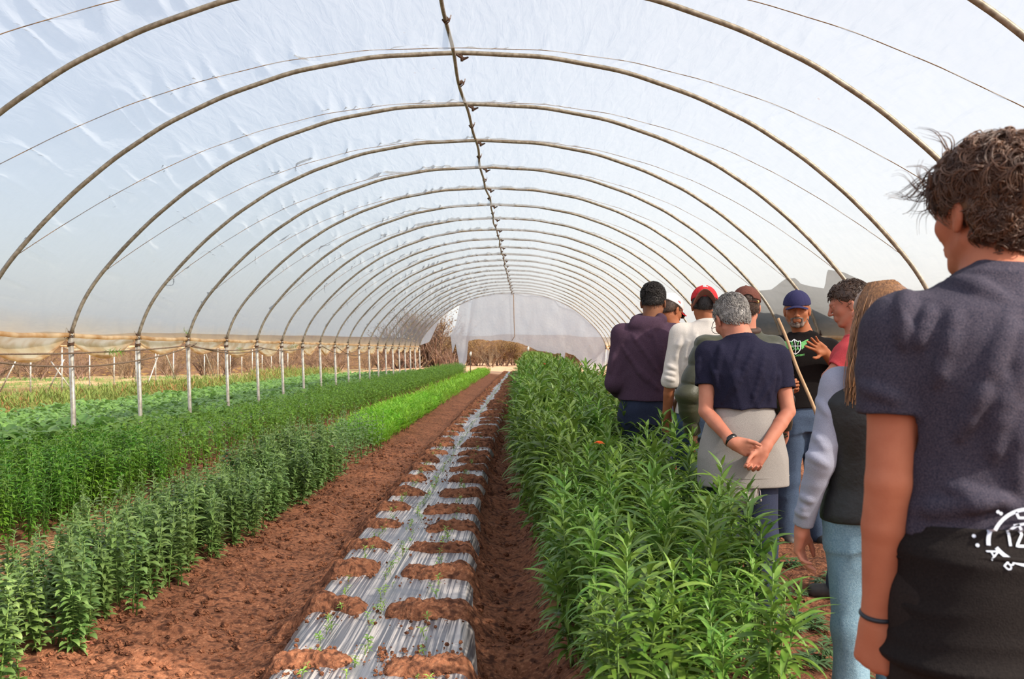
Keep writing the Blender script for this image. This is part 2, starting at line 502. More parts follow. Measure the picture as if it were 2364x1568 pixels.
# ropes slung below the left eave
def sling(ya, yb, za, zb, sag, x, name='slack_rope'):
    mb = MB(); pts = []
    for k in range(40):
        t = k / 39
        pts.append((x + .02 * math.sin(9 * t), ya + (yb - ya) * t, za + (zb - za) * t - sag * 4 * t * (1 - t)))
    mb.tube(pts, .013, 6)
    return mb.build(name, pm('old_rope', (134, 112, 92), (100, 82, 66), 40, rough=.95, bump=.4, bscale=90))
XL = XC - 5.53
for (a, b, z1, z2, sg, dx, lab) in [
    (hy(-1) - 1, hy(2), 1.36, 1.49, .06, .08, 'upper slack rope slung under the left eave at the picture edge'),
    (hy(-1) - .5, hy(2) + .2, 1.32, 1.52, .24, .09, 'lower slack rope sagging deepest under the left eave'),
    (hy(2), hy(4), 1.46, 1.46, .07, .08, 'slack rope tied between the third and fifth posts'),
    (hy(2), hy(4) + .3, 1.49, 1.42, .12, .06, 'slack rope hanging just below another between the third and fifth posts'),
    (hy(4), hy(6), 1.46, 1.46, .08, .07, 'slack rope tied behind the fifth post'),
    (hy(7), hy(10), 1.52, 1.5, .25, .07, 'slack rope sagging far down the left row of posts'),
    (hy(8), hy(11), 1.5, 1.5, .3, .07, 'slack rope sagging deepest among the far left posts')]:
    tag(sling(a, b, z1, z2, sg, XL + dx), lab, 'rope')

# torn film curtain closing the far end
def edge_curtain():
    sc = YEND / F
    def w(px, py): return ((px - VX) * sc, CAMZ - (py - VY) * sc)
    top = []
    for u in np.linspace(-.42, .93, 44):
        x, z = prof(u); top.append((XC + float(x), float(z) - .01))
    bot = [w(*p) for p in [(1056, 742), (1051, 752), (1040, 772), (1044, 818), (1051, 793), (1063, 808), (1059, 838), (1068, 856), (1079, 829),
           (1073, 787), (1105, 783), (1130, 787), (1154, 785), (1176, 788), (1198, 792), (1222, 801), (1240, 810), (1260, 812), (1277, 817), (1293, 816), (1297, 832),
           (1301, 838), (1304, 814), (1326, 821), (1341, 836), (1355, 868), (1382, 861), (1403, 838), (1408, 815)]]
    return top, bot
top, bot = edge_curtain()
def drape(top, bot, name, seed):
    def res(pts, n):
        p = np.array(pts, float); s = np.concatenate([[0], np.cumsum(np.linalg.norm(np.diff(p, axis=0), axis=1))]); q = np.linspace(0, s[-1], n)
        return np.stack([np.interp(q, s, p[:, 0]), np.interp(q, s, p[:, 1])], -1)
    n = 240; m = 50
    A = res(top, n); B = res(bot, n)
    # pair by x where possible so the sheet hangs straight
    v = np.linspace(0, 1, m)[None, :, None]
    G = A[:, None] * (1 - v) + B[:, None] * v
    yy = YEND + .05 + .22 * (fbm(G[..., 0] * .9, G[..., 1] * .35, seed, 4) - .45) + .10 * (vn3(G[..., 0] * 2.5, G[..., 1] * 1.5, G[..., 0] * 0 + seed) - .5)
    mb = MB(); mb.grid(np.stack([G[..., 0], yy, G[..., 1]], -1))
    return mb.build(name, filmend)
sc = YEND / F
ctop = [(1040, 773), (1051, 752), (1055, 735), (1061, 703)]
cbot = [(1040, 776), (1044, 818), (1051, 793), (1056, 822), (1060, 842), (1068, 856), (1077, 832), (1081, 787), (1105, 783), (1130, 787), (1154, 785), (1176, 788), (1198, 792), (1222, 801), (1240, 810),
        (1260, 812), (1277, 817), (1293, 816), (1297, 830), (1301, 838), (1305, 814), (1326, 821), (1341, 836), (1355, 868), (1382, 861), (1403, 838), (1409, 812)]
cx = np.linspace(1040, 1409, 300)
ztop = np.interp((cx - VX) * sc - XC, _sx, _sz) - .01
zl = CAMZ - (np.interp(cx, [q[0] for q in ctop], [q[1] for q in ctop]) - VY) * sc
ztop = np.where(cx < 1061, np.minimum(zl, ztop), ztop)
zb = CAMZ - (np.interp(cx, [q[0] for q in cbot], [q[1] for q in cbot]) - VY) * sc + .03 * (vn3(cx * .4, cx * 0, cx * 0) - .5)
zb = np.minimum(zb, ztop - .01)
v = np.linspace(0, 1, 60)[None]
Zc = ztop[:, None] * (1 - v) + zb[:, None] * v
Xc = np.repeat(((cx - VX) * sc)[:, None], 60, 1)
Xc = Xc + .05 * (vn3(Zc * 2, Xc * .5, Xc * 0) - .5) * v
Yc = YEND + .05 + .20 * (fbm(Xc * .9, Zc * .35, 2, 4) - .45) + .10 * (vn3(Xc * 2.5, Zc * 1.5, Xc * 0) - .5) + .12 * np.exp(-((Xc - (1065 - VX) * sc - .15 * Zc) / .12) ** 2)
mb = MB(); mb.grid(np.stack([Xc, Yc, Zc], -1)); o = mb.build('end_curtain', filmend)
tag(o, 'large torn sheet of translucent film hanging across the far end of the tunnel', 'curtain')
mb = MB(); mb.tube([(XC + .05, YEND - .1, 4.68), (XC + .08, YEND - .12, 3.2), (XC + .12, YEND - .1, 2.2), (XC - .05, YEND - .1, 1.95)], .022, 5)
mb.build('cord', rope_m, o)
scl = YEND / F
lt = [(XC + float(prof(u)[0]), float(prof(u)[1]) - .01) for u in np.linspace(-.985, -.55, 20)]
lb = [((px - VX) * scl, CAMZ - (py - VY) * scl) for px, py in [(970, 797), (976, 795), (990, 790), (996, 780), (1006, 757), (1018, 730), (1030, 716)]]
o = drape(lt, lb, 'end_curtain', 6)
tag(o, 'small leftover strip of torn film at the left corner of the far end', 'curtain')

# sheet added outside the right film; its outline stands in for a cast shadow
pts = [(12.8, 1.4), (13.4, 1.8), (14.27, 2.13), (15.4, 2.46), (16.2, 2.66), (17.25, 2.79), (17.4, 2.47), (17.9, 2.53), (18.9, 2.66), (19.4, 2.80), (19.9, 2.82), (20.5, 2.72), (21.07, 2.68), (22.7, 2.74), (24.5, 2.64), (26, 2.3), (30, 2.0)]
ya = np.linspace(12.8, 30, 220); za = np.interp(ya, [p[0] for p in pts], [p[1] for p in pts])
mb = MB()
for off in (0, .02):
    G = np.stack([np.repeat((5.2 + off + .03 * np.sin(ya * 3))[:, None], 12, 1), np.repeat(ya[:, None], 12, 1), np.linspace(0, 1, 12)[None] * (za[:, None] - .1) + .1], -1)
    mb.grid(G, flip=bool(off))
o = mb.build('shadow_sheet', pm('shadow_sheet', (70, 76, 72), (52, 58, 54), 5, rough=.9))
tag(o, 'added grey sheet standing in for the dark ragged shadow on the right wall of film', 'cloth')
# ============================================================ ground
def drift(y):
    y = np.asarray(y, float)
    return -.24 * (1 - np.exp(-np.clip(y - 4, -1.5, 60) / 4.0))

_bx = np.array([-60, -30, -17.8, -12.4, -6.6, -5.6, -4.95, -4.8, -3.45, -3.28, -3.0, -2.55, -2.0, -1.84, -1.5, -1.28, -1.06, -.98, -.24, -.17, .0, .1, .22, 1.0, 1.12, 1.5, 2.4, 2.8, 4.6, 60])
_bz = np.array([-.9, -.8, -.52, -.30, -.02, .03, .04, .11, .12, .06, .03, .09, .11, .07, .02, -.01, .04, .145, .145, .03, -.03, .0, .10, .10, .03, .0, .04, .0, .0, 0])
_bxx = np.linspace(-60, 60, 24001)
_bzz = np.interp(_bxx, _bx, _bz)
_kk = np.hanning(17); _kk /= _kk.sum()
_bzz = np.convolve(np.pad(_bzz, 8, 'edge'), _kk, 'valid')
def gbase(x, y):
    xx = x - drift(y) * np.clip(1 - (np.abs(x) - 3) / 3, 0, 1)
    end = np.clip((y - 57) / 3, 0, 1)
    z = np.interp(xx, _bxx, _bzz)
    return z * (1 - end * (np.abs(x) < 6.5) * .8) + .22 * np.exp(-((y - 63.5) / 1.6) ** 2)
def gz(x, y):
    x = np.asarray(x, float); y = np.asarray(y, float)
    xx = x - drift(y)
    z = gbase(x, y)
    bed = ((xx > -1.04) & (xx < -.18)).astype(float)
    amp = 1 - .85 * bed
    d = np.clip(1 - (y - 30) / 30, .3, 1)
    z = z + .05 * np.exp(-((x + 1.72) / .16) ** 2) * np.clip(vn3(x * 5, y * 5, x * 0 + 3) - .42, 0, 1) * 2 * (y < 16)
    z = z + amp * d * (.045 * (fbm(x * 1.7, y * 1.4, 1, 2) - .37) + .055 * (fbm(x * 6, y * 6, 3, 3) - .43))
    c = vn3(x * 19, y * 19, x * 0 + 5); z = z + amp * .030 * np.clip(c - .55, 0, 1) * (y < 14)
    c = vn3(x * 42, y * 42, x * 0 + 8); z = z + amp * .016 * np.clip(c - .5, 0, 1) * (y < 8)
    z = z + amp * .03 * (np.sin(y * 8.2 + 2 * vn3(x * 2, y * .6, x * 0)) * np.exp(-((xx - .0) / .16) ** 2)) * (y < 12)
    return z

soil = bpy.data.materials.new('soil'); soil.use_nodes = True
def make_soil(m):
    N = m.node_tree.nodes; L = m.node_tree.links; b = N['Principled BSDF']
    g = N.new('ShaderNodeNewGeometry'); pos = g.outputs['Position']
    sp = N.new('ShaderNodeSeparateXYZ'); L.new(pos, sp.inputs[0])
    def noise(s, d=6, dist=0):
        n = N.new('ShaderNodeTexNoise'); n.inputs['Scale'].default_value = s; n.inputs['Detail'].default_value = d
        n.inputs['Distortion'].default_value = dist; L.new(pos, n.inputs['Vector']); return n.outputs[0]
    def mixc(f, a, b_):
        x = N.new('ShaderNodeMix'); x.data_type = 'RGBA'
        if hasattr(f, 'links'): L.new(f, x.inputs[0])
        else: x.inputs[0].default_value = f
        for q, i in ((a, 6), (b_, 7)):
            if isinstance(q, tuple): x.inputs[i].default_value = S(q)
            else: L.new(q, x.inputs[i])
        return x.outputs[2]
    def rng(s, a, b_, c=0, d=1):
        r = N.new('ShaderNodeMapRange'); r.inputs[1].default_value = a; r.inputs[2].default_value = b_; r.inputs[3].default_value = c; r.inputs[4].default_value = d
        L.new(s, r.inputs[0]); return r.outputs[0]
    def mul(a, b_):
        r = N.new('ShaderNodeMath'); r.operation = 'MULTIPLY'; L.new(a, r.inputs[0]); L.new(b_, r.inputs[1]); return r.outputs[0]
    c = mixc(rng(noise(2.2), .35, .65), (136, 88, 63), (110, 70, 50))
    c = mixc(rng(noise(55, 3), .5, .72), c, (156, 108, 80))
    c = mixc(rng(noise(24, 5), .52, .36), c, (74, 46, 34))
    # straw litter on the path between the left beds
    xf = mul(rng(sp.outputs[0], -3.5, -3.25), rng(sp.outputs[0], -2.75, -2.5, 1, 0))
    st = N.new('ShaderNodeMapping'); st.inputs['Scale'].default_value = (60, 14, 20); st.inputs['Rotation'].default_value = (0, 0, .6); L.new(pos, st.inputs[0])
    sn = N.new('ShaderNodeTexNoise'); sn.inputs['Scale'].default_value = 1; sn.inputs['Detail'].default_value = 4; sn.inputs['Distortion'].default_value = 1.2; L.new(st.outputs[0], sn.inputs['Vector'])
    c = mixc(mul(xf, rng(sn.outputs[0], .44, .6)), c, (206, 168, 118))
    # dry pale ground outside, beyond the tunnel end
    c = mixc(rng(sp.outputs[1], 55, 60), c, (190, 150, 118))
    c = mixc(mul(rng(sp.outputs[0], -12.2, -12.8), rng(noise(.8), .4, .6)), c, (122, 120, 66))
    L.new(c, b.inputs['Base Color']); b.inputs['Roughness'].default_value = .95; b.inputs['Specular IOR Level'].default_value = .15
    bp = N.new('ShaderNodeBump'); bp.inputs['Strength'].default_value = 1.0; bp.inputs['Distance'].default_value = .02
    L.new(noise(48, 8), bp.inputs['Height']); L.new(bp.outputs[0], b.inputs['Normal'])
make_soil(soil)

xs = np.concatenate([np.linspace(-60, -14, 40)[:-1], np.linspace(-14, -5, 80)[:-1], np.linspace(-5, -2.3, 70)[:-1], np.linspace(-2.3, 2.4, 230)[:-1], np.linspace(2.4, 6, 30)[:-1], np.linspace(6, 60, 30)])
ys = [-12, -6, -2, 0, 1, 1.6]
y = 1.8
while y < 140:
    ys.append(y); y += max(.02, .0046 * y ** 1.1)
ys = np.array(ys)
Xg, Yg = np.meshgrid(xs, ys, indexing='ij')
mb = MB(); mb.grid(np.stack([Xg, Yg, gz(Xg, Yg)], -1))
fl = mb.build('floor', soil); tag(fl, kind='structure')

# loose clods on the path and the bank
rs = np.random.RandomState(11)
mb = MB()
ico = None
def blob(c, r, seed):
    rr = np.random.RandomState(seed)
    n = 6
    V = []
    for i, ph in enumerate((0.35, .95, 1.6, 2.3)):
        for k in range(n):
            a = k / n * 6.283 + i * .5
            q = r * rr.uniform(.75, 1.2)
            V.append((c[0] + q * math.sin(ph) * math.cos(a), c[1] + q * math.sin(ph) * math.sin(a), c[2] + q * math.cos(ph) * .8))
    V.append((c[0], c[1], c[2] + r * .85))
    Q = [(i * n + k, (i + 1) * n + k, (i + 1) * n + (k + 1) % n, i * n + (k + 1) % n) for i in range(3) for k in range(n)]
    T = [(4 * n, k, (k + 1) % n) for k in range(n)]
    return V, Q, T
for k in range(6500):
    yv = 2.7 + 12 * rs.rand() ** 1.8
    if rs.rand() < .75: xv = -2.0 + 1.0 * rs.rand() ** 1.7
    else: xv = rs.uniform(-.2, .35) if rs.rand() < .7 else rs.uniform(1.1, 2.6)
    xv += float(drift(yv))
    r = .004 + .017 * rs.rand() ** 3.2 + (.016 if rs.rand() < .03 else 0)
    V, Q, T = blob((xv, yv, float(gz(xv, yv)) + r * .3), r, k)
    mb.add(V, Q, T)
for k in range(2600):
    j = 1 + int(rs.rand() ** 1.6 * 16); yv = 3.15 + .78 * j + rs.normal() * .13
    xv = rs.uniform(-1.02, -.24)
    if abs(xv + .67) < .07 and rs.rand() < .7: continue
    xw = xv + float(drift(yv)); r = .003 + .009 * rs.rand() ** 2.5
    V, Q, T = blob((xw, yv, max(float(gbase(xw, yv)), .02) + .020 + r * .4), r, k + 9000)
    mb.add(V, Q, T)
o = mb.build('soil_clods', soil, smooth=False); tag(o, 'loose crumbly clods of brown soil scattered over the furrows', 'soil', kind='stuff')

# plastic mulch on the middle bed
mul_m = bpy.data.materials.new('mulch_film'); mul_m.use_nodes = True
N = mul_m.node_tree.nodes; L = mul_m.node_tree.links; b = N['Principled BSDF']
g = N.new('ShaderNodeNewGeometry')
mp = N.new('ShaderNodeMapping'); mp.inputs['Scale'].default_value = (105, 1.3, 10); mp.inputs['Rotation'].default_value = (0, 0, .03); L.new(g.outputs['Position'], mp.inputs[0])
n = N.new('ShaderNodeTexNoise'); n.inputs['Scale'].default_value = 1; n.inputs['Detail'].default_value = 3; L.new(mp.outputs[0], n.inputs['Vector'])
n2 = N.new('ShaderNodeTexNoise'); n2.inputs['Scale'].default_value = 2.6; n2.inputs['Detail'].default_value = 5; L.new(g.outputs['Position'], n2.inputs['Vector'])
r = N.new('ShaderNodeMapRange'); r.inputs[1].default_value = .45; r.inputs[2].default_value = .58; L.new(n.outputs[0], r.inputs[0])
mx = N.new('ShaderNodeMix'); mx.data_type = 'RGBA'; mx.inputs[6].default_value = S((86, 86, 92)); mx.inputs[7].default_value = S((186, 178, 172)); L.new(r.outputs[0], mx.inputs[0])
r2 = N.new('ShaderNodeMapRange'); r2.inputs[1].default_value = .48; r2.inputs[2].default_value = .7; L.new(n2.outputs[0], r2.inputs[0])
mx2 = N.new('ShaderNodeMix'); mx2.data_type = 'RGBA'; mx2.inputs[7].default_value = S((92, 94, 102)); L.new(r2.outputs[0], mx2.inputs[0]); L.new(mx.outputs[2], mx2.inputs[6])
L.new(mx2.outputs[2], b.inputs['Base Color']); b.inputs['Roughness'].default_value = .38; b.inputs['Specular IOR Level'].default_value = .6
bp = N.new('ShaderNodeBump'); bp.inputs['Strength'].default_value = .7; bp.inputs['Distance'].default_value = .006; L.new(n.outputs[0], bp.inputs['Height']); L.new(bp.outputs[0], b.inputs['Normal'])
xm = np.linspace(-1.05, -.20, 110)
ymu = []
y = 2.4
while y < 57.5:
    ymu.append(y); y += max(.03, .004 * y)
Xm, Ym = np.meshgrid(xm, np.array(ymu), indexing='ij')
Xw = Xm + drift(Ym) + .012 * np.sin(Ym * 2.1)
Zm = np.maximum(gbase(Xw, Ym), .02) + .012 + .016 * (vn3(Xm * 3, Ym * 1.1, Xm * 0) - .3) + .007 * (vn3(Xm * 48, Ym * .9, Xm * 0 + 4) - .5) + .008 * (vn3(Xm * 24, Ym * 1.6, Xm * 0 + 2) - .4)
mb = MB(); mb.grid(np.stack([Xw, Ym, Zm], -1))
o = mb.build('mulch_film', mul_m); tag(o, 'long strip of wrinkled silvery grey plastic mulch over the middle bed', 'plastic mulch')
def mz(x, y):
    return float(np.maximum(gbase(x, y), .02)) + .022

# soil piled across the film to hold it down
GM = 'heaps of soil lying across the plastic mulch'
def mound(x0, x1, yc, hw, h, seed, k):
    nx = 70 if yc < 9 else 26; ny = 30 if yc < 9 else 10
    U, Vv = np.meshgrid(np.linspace(-1, 1, nx), np.linspace(-1, 1, ny), indexing='ij')
    cx = (x0 + x1) / 2; hx = (x1 - x0) / 2
    wob = .28 * (vn3(U * 2 + seed, U * 0, U * 0) - .5)
    Xl = cx + hx * U; Yl = yc + hw * Vv * (1 + .5 * (vn3(U * 3, U * 0 + seed, U * 0) - .5)) + wob * hw * 2.6
    Xw = Xl + drift(Yl)
    prof_ = np.clip(1 - np.abs(Vv) ** 2.2, 0, 1) * np.clip((1 - np.abs(U) ** 4), 0, 1) ** .7
    z = np.maximum(gbase(Xw, Yl), -.02) - .012 + prof_ * h * (.75 + .5 * vn3(U * 4, Vv, U * 0 + seed)) + prof_ ** .4 * (.05 * (fbm(Xw * 22, Yl * 22, seed, 3) - .4) + .012 * (vn3(Xw * 70, Yl * 70, U * 0) - .4)) + .026 * prof_ ** .3
    mb = MB(); mb.grid(np.stack([Xw, Yl, z], -1))
    o = mb.build('soil_mound', soil); tag(o, lab_m(k, x0), 'soil heap', GM)
    return o
def lab_m(k, x0):
    if k == 0: return 'broad heap of brown soil across the right of the silvery mulch, at the bottom edge' if x0 > -.9 else 'lumpy heap of brown soil on the left edge of the silvery mulch nearest the camera'
    if k == 1: return 'long wide heap of dark soil across the right of the mulch, second from the camera' if x0 > -.9 else 'soil heap on the left edge of the mulch, second from the camera'
    return 'small heap of brown soil lying across the silvery plastic mulch, one of the row'
ymd = [3.15, 3.88, 4.78, 5.52, 6.25, 7.0, 7.72, 8.5, 9.4]
while ymd[-1] < 56: ymd.append(ymd[-1] + .82 + .1 * math.sin(len(ymd) * 2.3))
rr = random.Random(2)
for k, yv in enumerate(ymd):
    if k == 0: continue
    ge = rr.uniform(-.78, -.68); gf = rr.uniform(-.66, -.56)
    hh = rr.uniform(.04, .065); hwid = rr.uniform(.085, .135)
    mound(-1.16, ge, yv + rr.uniform(-.03, .08), hwid, hh, k * 1.7, k - 1)
    mound(gf, -.10, yv + rr.uniform(-.1, .03), hwid * 1.1, hh, k * 2.9 + 40, k - 1)

# ------------------------------------------------------------ hill and background
hill_m = bpy.data.materials.new('hillside'); hill_m.use_nodes = True
N = hill_m.node_tree.nodes; L = hill_m.node_tree.links; b = N['Principled BSDF']
g = N.new('ShaderNodeNewGeometry')
def _n(s, d=8, di=0):
    n = N.new('ShaderNodeTexNoise'); n.inputs['Scale'].default_value = s; n.inputs['Detail'].default_value = d; n.inputs['Distortion'].default_value = di; L.new(g.outputs['Position'], n.inputs['Vector']); return n.outputs[0]
def _mx(f, lo, hi, a, c):
    r = N.new('ShaderNodeMapRange'); r.inputs[1].default_value = lo; r.inputs[2].default_value = hi; L.new(f, r.inputs[0])
    x = N.new('ShaderNodeMix'); x.data_type = 'RGBA'; L.new(r.outputs[0], x.inputs[0])
    if isinstance(a, tuple): x.inputs[6].default_value = S(a)
    else: L.new(a, x.inputs[6])
    x.inputs[7].default_value = S(c); return x.outputs[2]
c = _mx(_n(.5), .4, .6, (104, 80, 64), (82, 62, 50))
c = _mx(_n(2.5, 8, 1), .5, .68, c, (138, 110, 66))
c = _mx(_n(6, 6, 2), .55, .7, c, (62, 44, 34))
L.new(c, b.inputs['Base Color']); b.inputs['Roughness'].default_value = 1; b.inputs['Specular IOR Level'].default_value = 0
xh = np.linspace(-120, 110, 150); yh = np.linspace(0, 1, 60)
Xh, Th = np.meshgrid(xh, yh, indexing='ij')
foot = 96 + 6 * (fbm(Xh * .05, Xh * 0, 1, 3) - .5) - np.clip(-Xh - 15, 0, 60) * .55
Yh = foot + Th * 60
Zh = -.8 + 4.2 * Th ** .6 * (.75 + .5 * fbm(Xh * .03, Yh * .03, 2, 3)) + .8 * (fbm(Xh * .3, Yh * .3, 5, 4) - .45) * np.clip(Th * 6, 0, 1)
mb = MB(); mb.grid(np.stack([Xh, Yh, Zh], -1))
o = mb.build('hillside', hill_m); tag(o, kind='structure')
# ============================================================ plants
def leafmat(name, a, b, rnd=.18, tr=.38, rough=.5, tcol=None):
    return pm(name, a, b, 14, rough=rough, trans=tr, rnd=rnd, spec=.5, tcol=tcol)
lm_tall = leafmat('tall_leaf', (80, 116, 40), (116, 146, 62), .26, .34, .38)
lm_dark = leafmat('snapdragon_leaf', (88, 120, 58), (132, 158, 90), .20, .33, .42)
lm_mid = leafmat('bushy_leaf', (76, 126, 34), (118, 160, 54), .22, .36, .45)
lm_lite = leafmat('light_leaf', (116, 176, 44), (150, 200, 66), .18, .45, .5)
lm_low = leafmat('low_leaf', (84, 122, 50), (124, 158, 78), .2, .4, .5)
stem_m = pm('stem', (92, 120, 52), (112, 138, 66), 12, rough=.6, rnd=.15)
dead_m = pm('withered_leaf', (146, 110, 66), (110, 76, 48), 12, rough=.9, trans=.2)

def leaf(mb, base, az, el, L, W, droop, nseg=6, cup=.35, tw=0, m=0, shape=.42):
    """lance leaf: leaves the base at azimuth az and elevation el, bends down by droop along its length"""
    ts = np.linspace(0, 1, nseg + 1)
    e = el - droop * ts ** 1.25
    ds = L / nseg
    r = np.concatenate([[0], np.cumsum(np.cos((e[:-1] + e[1:]) / 2) * ds)])
    z = np.concatenate([[0], np.cumsum(np.sin((e[:-1] + e[1:]) / 2) * ds)])
    wdt = W * .5 * np.clip((ts / shape) ** .7, 0, 1) * np.clip((1 - ts) / (1 - shape), 0, 1) ** .75
    wdt = np.where(ts < shape, W * .5 * np.sin(np.pi / 2 * np.clip(ts / shape, 0.08, 1)) ** .8, wdt)
    wdt[-1] = W * .02
    ca, sa = math.cos(az), math.sin(az)
    C = np.stack([base[0] + r * ca, base[1] + r * sa, base[2] + z], -1)
    side = np.array([-sa, ca, 0.])
    nrm = np.stack([-np.sin(e) * ca, -np.sin(e) * sa, np.cos(e)], -1)
    sd = side * math.cos(tw) + nrm * math.sin(tw)
    up = nrm * math.cos(tw) - side * math.sin(tw)
    Lf = C + sd * wdt[:, None] + up * (cup * wdt)[:, None]
    Rt = C - sd * wdt[:, None] + up * (cup * wdt)[:, None]
    if nseg <= 2:
        V = np.stack([Lf, Rt], 1).reshape(-1, 3)
        i = np.arange(nseg) * 2
        mb.add(V, np.stack([i, i + 1, i + 3, i + 2], -1), None, m); return
    V = np.stack([Lf, C, Rt], 1).reshape(-1, 3)
    i = (np.arange(nseg) * 3)[:, None]
    Q = np.concatenate([i + np.array([[0, 1, 4, 3]]), i + np.array([[1, 2, 5, 4]])])
    mb.add(V, Q, None, m)

def tall_plant(seed, lo=False):
    rr = random.Random(seed); st = MB(); lf = MB()
    H = .92; nst = 1 if lo else rr.choice([2, 3, 3])
    for s in range(nst):
        a0 = rr.uniform(0, 6.28); lean = rr.uniform(.02, .14) if s else .03
        h = H * (1 if s == 0 else rr.uniform(.62, .92)); off = 0 if s == 0 else rr.uniform(.02, .05)
        P0 = np.array([off * math.cos(a0), off * math.sin(a0), 0])
        def sp(t): return P0 + np.array([lean * math.cos(a0) * t ** 1.5, lean * math.sin(a0) * t ** 1.5, h * t])
        if not lo: st.tube([sp(t) for t in np.linspace(0, .97, 8)], np.linspace(.0065, .0028, 8), 6)
        else: st.tube([sp(0), sp(.5), sp(.96)], [.006, .005, .003], 4)
        n = 26 if lo else 56; ga = rr.uniform(0, 6.28)
        for k in range(n):
            t = .10 + .88 * (k / (n - 1)) ** .9
            az = ga + k * 2.4 + rr.uniform(-.3, .3)
            if t > .9:
                L = rr.uniform(.06, .12); el = rr.uniform(.7, 1.25); dr = rr.uniform(.2, .6); W = .020
            elif t > .7:
                L = rr.uniform(.15, .21); el = rr.uniform(.5, .95); dr = rr.uniform(.5, 1.2); W = .031
            else:
                L = rr.uniform(.15, .22) * (1 if t > .3 else .85); el = rr.uniform(.0, .6); dr = rr.uniform(.7, 1.6); W = .036
            leaf(lf, sp(t), az, el, L, W * rr.uniform(.8, 1.15) * (1.5 if lo else 1), dr, 2 if lo else 6, rr.uniform(.15, .5), rr.uniform(-.4, .4),
                 1 if (t < .3 and rr.random() < .10) else 0)
    return st, lf

def snap_plant(seed, lo=False):
    rr = random.Random(seed); st = MB(); lf = MB()
    H = .46
    for s in range(1 if lo else rr.choice([2, 3])):
        a0 = rr.uniform(0, 6.28); lean = rr.uniform(.01, .07); h = H * (1 if s == 0 else rr.uniform(.6, .9))
        off = 0 if s == 0 else .02
        P0 = np.array([off * math.cos(a0), off * math.sin(a0), 0])
        def sp(t): return P0 + np.array([lean * math.cos(a0) * t, lean * math.sin(a0) * t, h * t])
        st.tube([sp(t) for t in np.linspace(0, .98, 5)], np.linspace(.0042, .002, 5), 5)
        n = 9 if lo else 23; ga = rr.uniform(0, 3)
        for k in range(n):
            t = .07 + .93 * (k / (n - 1)) ** .82
            for q in (0, 1):
                az = ga + k * 1.57 + q * math.pi + rr.uniform(-.35, .35)
                if t > .88: L = rr.uniform(.022, .036); el = rr.uniform(.5, 1.1); dr = .5; W = .013
                else: L = rr.uniform(.050, .078) * (1.1 if t < .35 else 1); el = rr.uniform(.1, .7); dr = rr.uniform(.5, 1.4); W = rr.uniform(.025, .034)
                leaf(lf, sp(t), az, el, L, W * (1.4 if lo else 1), dr, 2 if lo else 5, rr.uniform(.1, .5), rr.uniform(-.3, .3), 0, .45)
    return st, lf

def bush_plant(seed, lo=False):
    rr = random.Random(seed); st = MB(); lf = MB()
    H = .52
    for s in range(2 if lo else 4):
        a0 = rr.uniform(0, 6.28); lean = rr.uniform(.02, .09); h = H * (1 if s == 0 else rr.uniform(.75, .98))
        def sp(t): return np.array([lean * math.cos(a0) * (.2 + t), lean * math.sin(a0) * (.2 + t), h * t])
        st.tube([sp(t) for t in np.linspace(0, .98, 4)], np.linspace(.0045, .002, 4), 5 if not lo else 3)
        n = 10 if lo else 28
        for k in range(n):
            t = .15 + .8 * (k / (n - 1)) ** .8; az = k * 2.4 + rr.uniform(-.3, .3) + s
            leaf(lf, sp(t), az, rr.uniform(.1, .8), rr.uniform(.06, .092), rr.uniform(.020, .028) * (1.5 if lo else 1), rr.uniform(.7, 1.7), 2 if lo else 4, .3, rr.uniform(-.4, .4), 0, .4)
        for k in range(5 if lo else 13):     # tight leafy crown
            leaf(lf, sp(1) + np.array([0, 0, -.006]), k * 2.4, rr.uniform(.25, 1.2), rr.uniform(.018, .032), .009 * (1.5 if lo else 1), .6, 2 if lo else 3, .3, 0, 0, .5)
    return st, lf

def lite_plant(seed, lo=False):
    rr = random.Random(seed); st = MB(); lf = MB()
    for s in range(2 if lo else 4):
        a0 = rr.uniform(0, 6.28); lean = rr.uniform(.0, .05); h = .20 * rr.uniform(.8, 1.1)
        def sp(t): return np.array([.03 * math.cos(a0) + lean * math.cos(a0) * t, .03 * math.sin(a0) + lean * math.sin(a0) * t, h * t])
        st.tube([sp(0), sp(.5), sp(1)], [.003, .002, .0015], 4)
        for k in range(7 if lo else 18):
            t = .1 + .9 * k / (6 if lo else 17)
            leaf(lf, sp(t), k * 2.4 + s, rr.uniform(.5, 1.2), rr.uniform(.07, .12), rr.uniform(.010, .015) * (1.5 if lo else 1), rr.uniform(.3, 1.0), 2 if lo else 4, .3, rr.uniform(-.4, .4), 0, .5)
    return st, lf

def low_plant(seed, lo=False):
    rr = random.Random(seed); st = MB(); lf = MB()
    st.tube([(0, 0, 0), (0, 0, .06)], [.006, .004], 5)
    for k in range(9 if lo else 20):
        L = rr.uniform(.08, .14); az = k * 2.4 + rr.uniform(-.3, .3); el = rr.uniform(.3, 1.2)
        stalk = rr.uniform(.02, .10)
        b = (stalk * math.cos(az) * math.cos(el), stalk * math.sin(az) * math.cos(el), .04 + stalk * math.sin(el))
        if not lo: st.tube([(0, 0, .03), b], [.003, .002], 4)
        leaf(lf, b, az, el * .6, L, L * .62, rr.uniform(.4, 1.4), 2 if lo else 4, .3, rr.uniform(-.5, .5), 0, .5)
    return st, lf

def make_protos(fn, mats, name, n, partstem='stem'):
    out = []
    for k in range(n):
        st, lf = fn(100 + k * 7)
        out.append((st.mesh(name + '_stem', stem_m), lf.mesh(name + '_leaves', mats)))
    return out

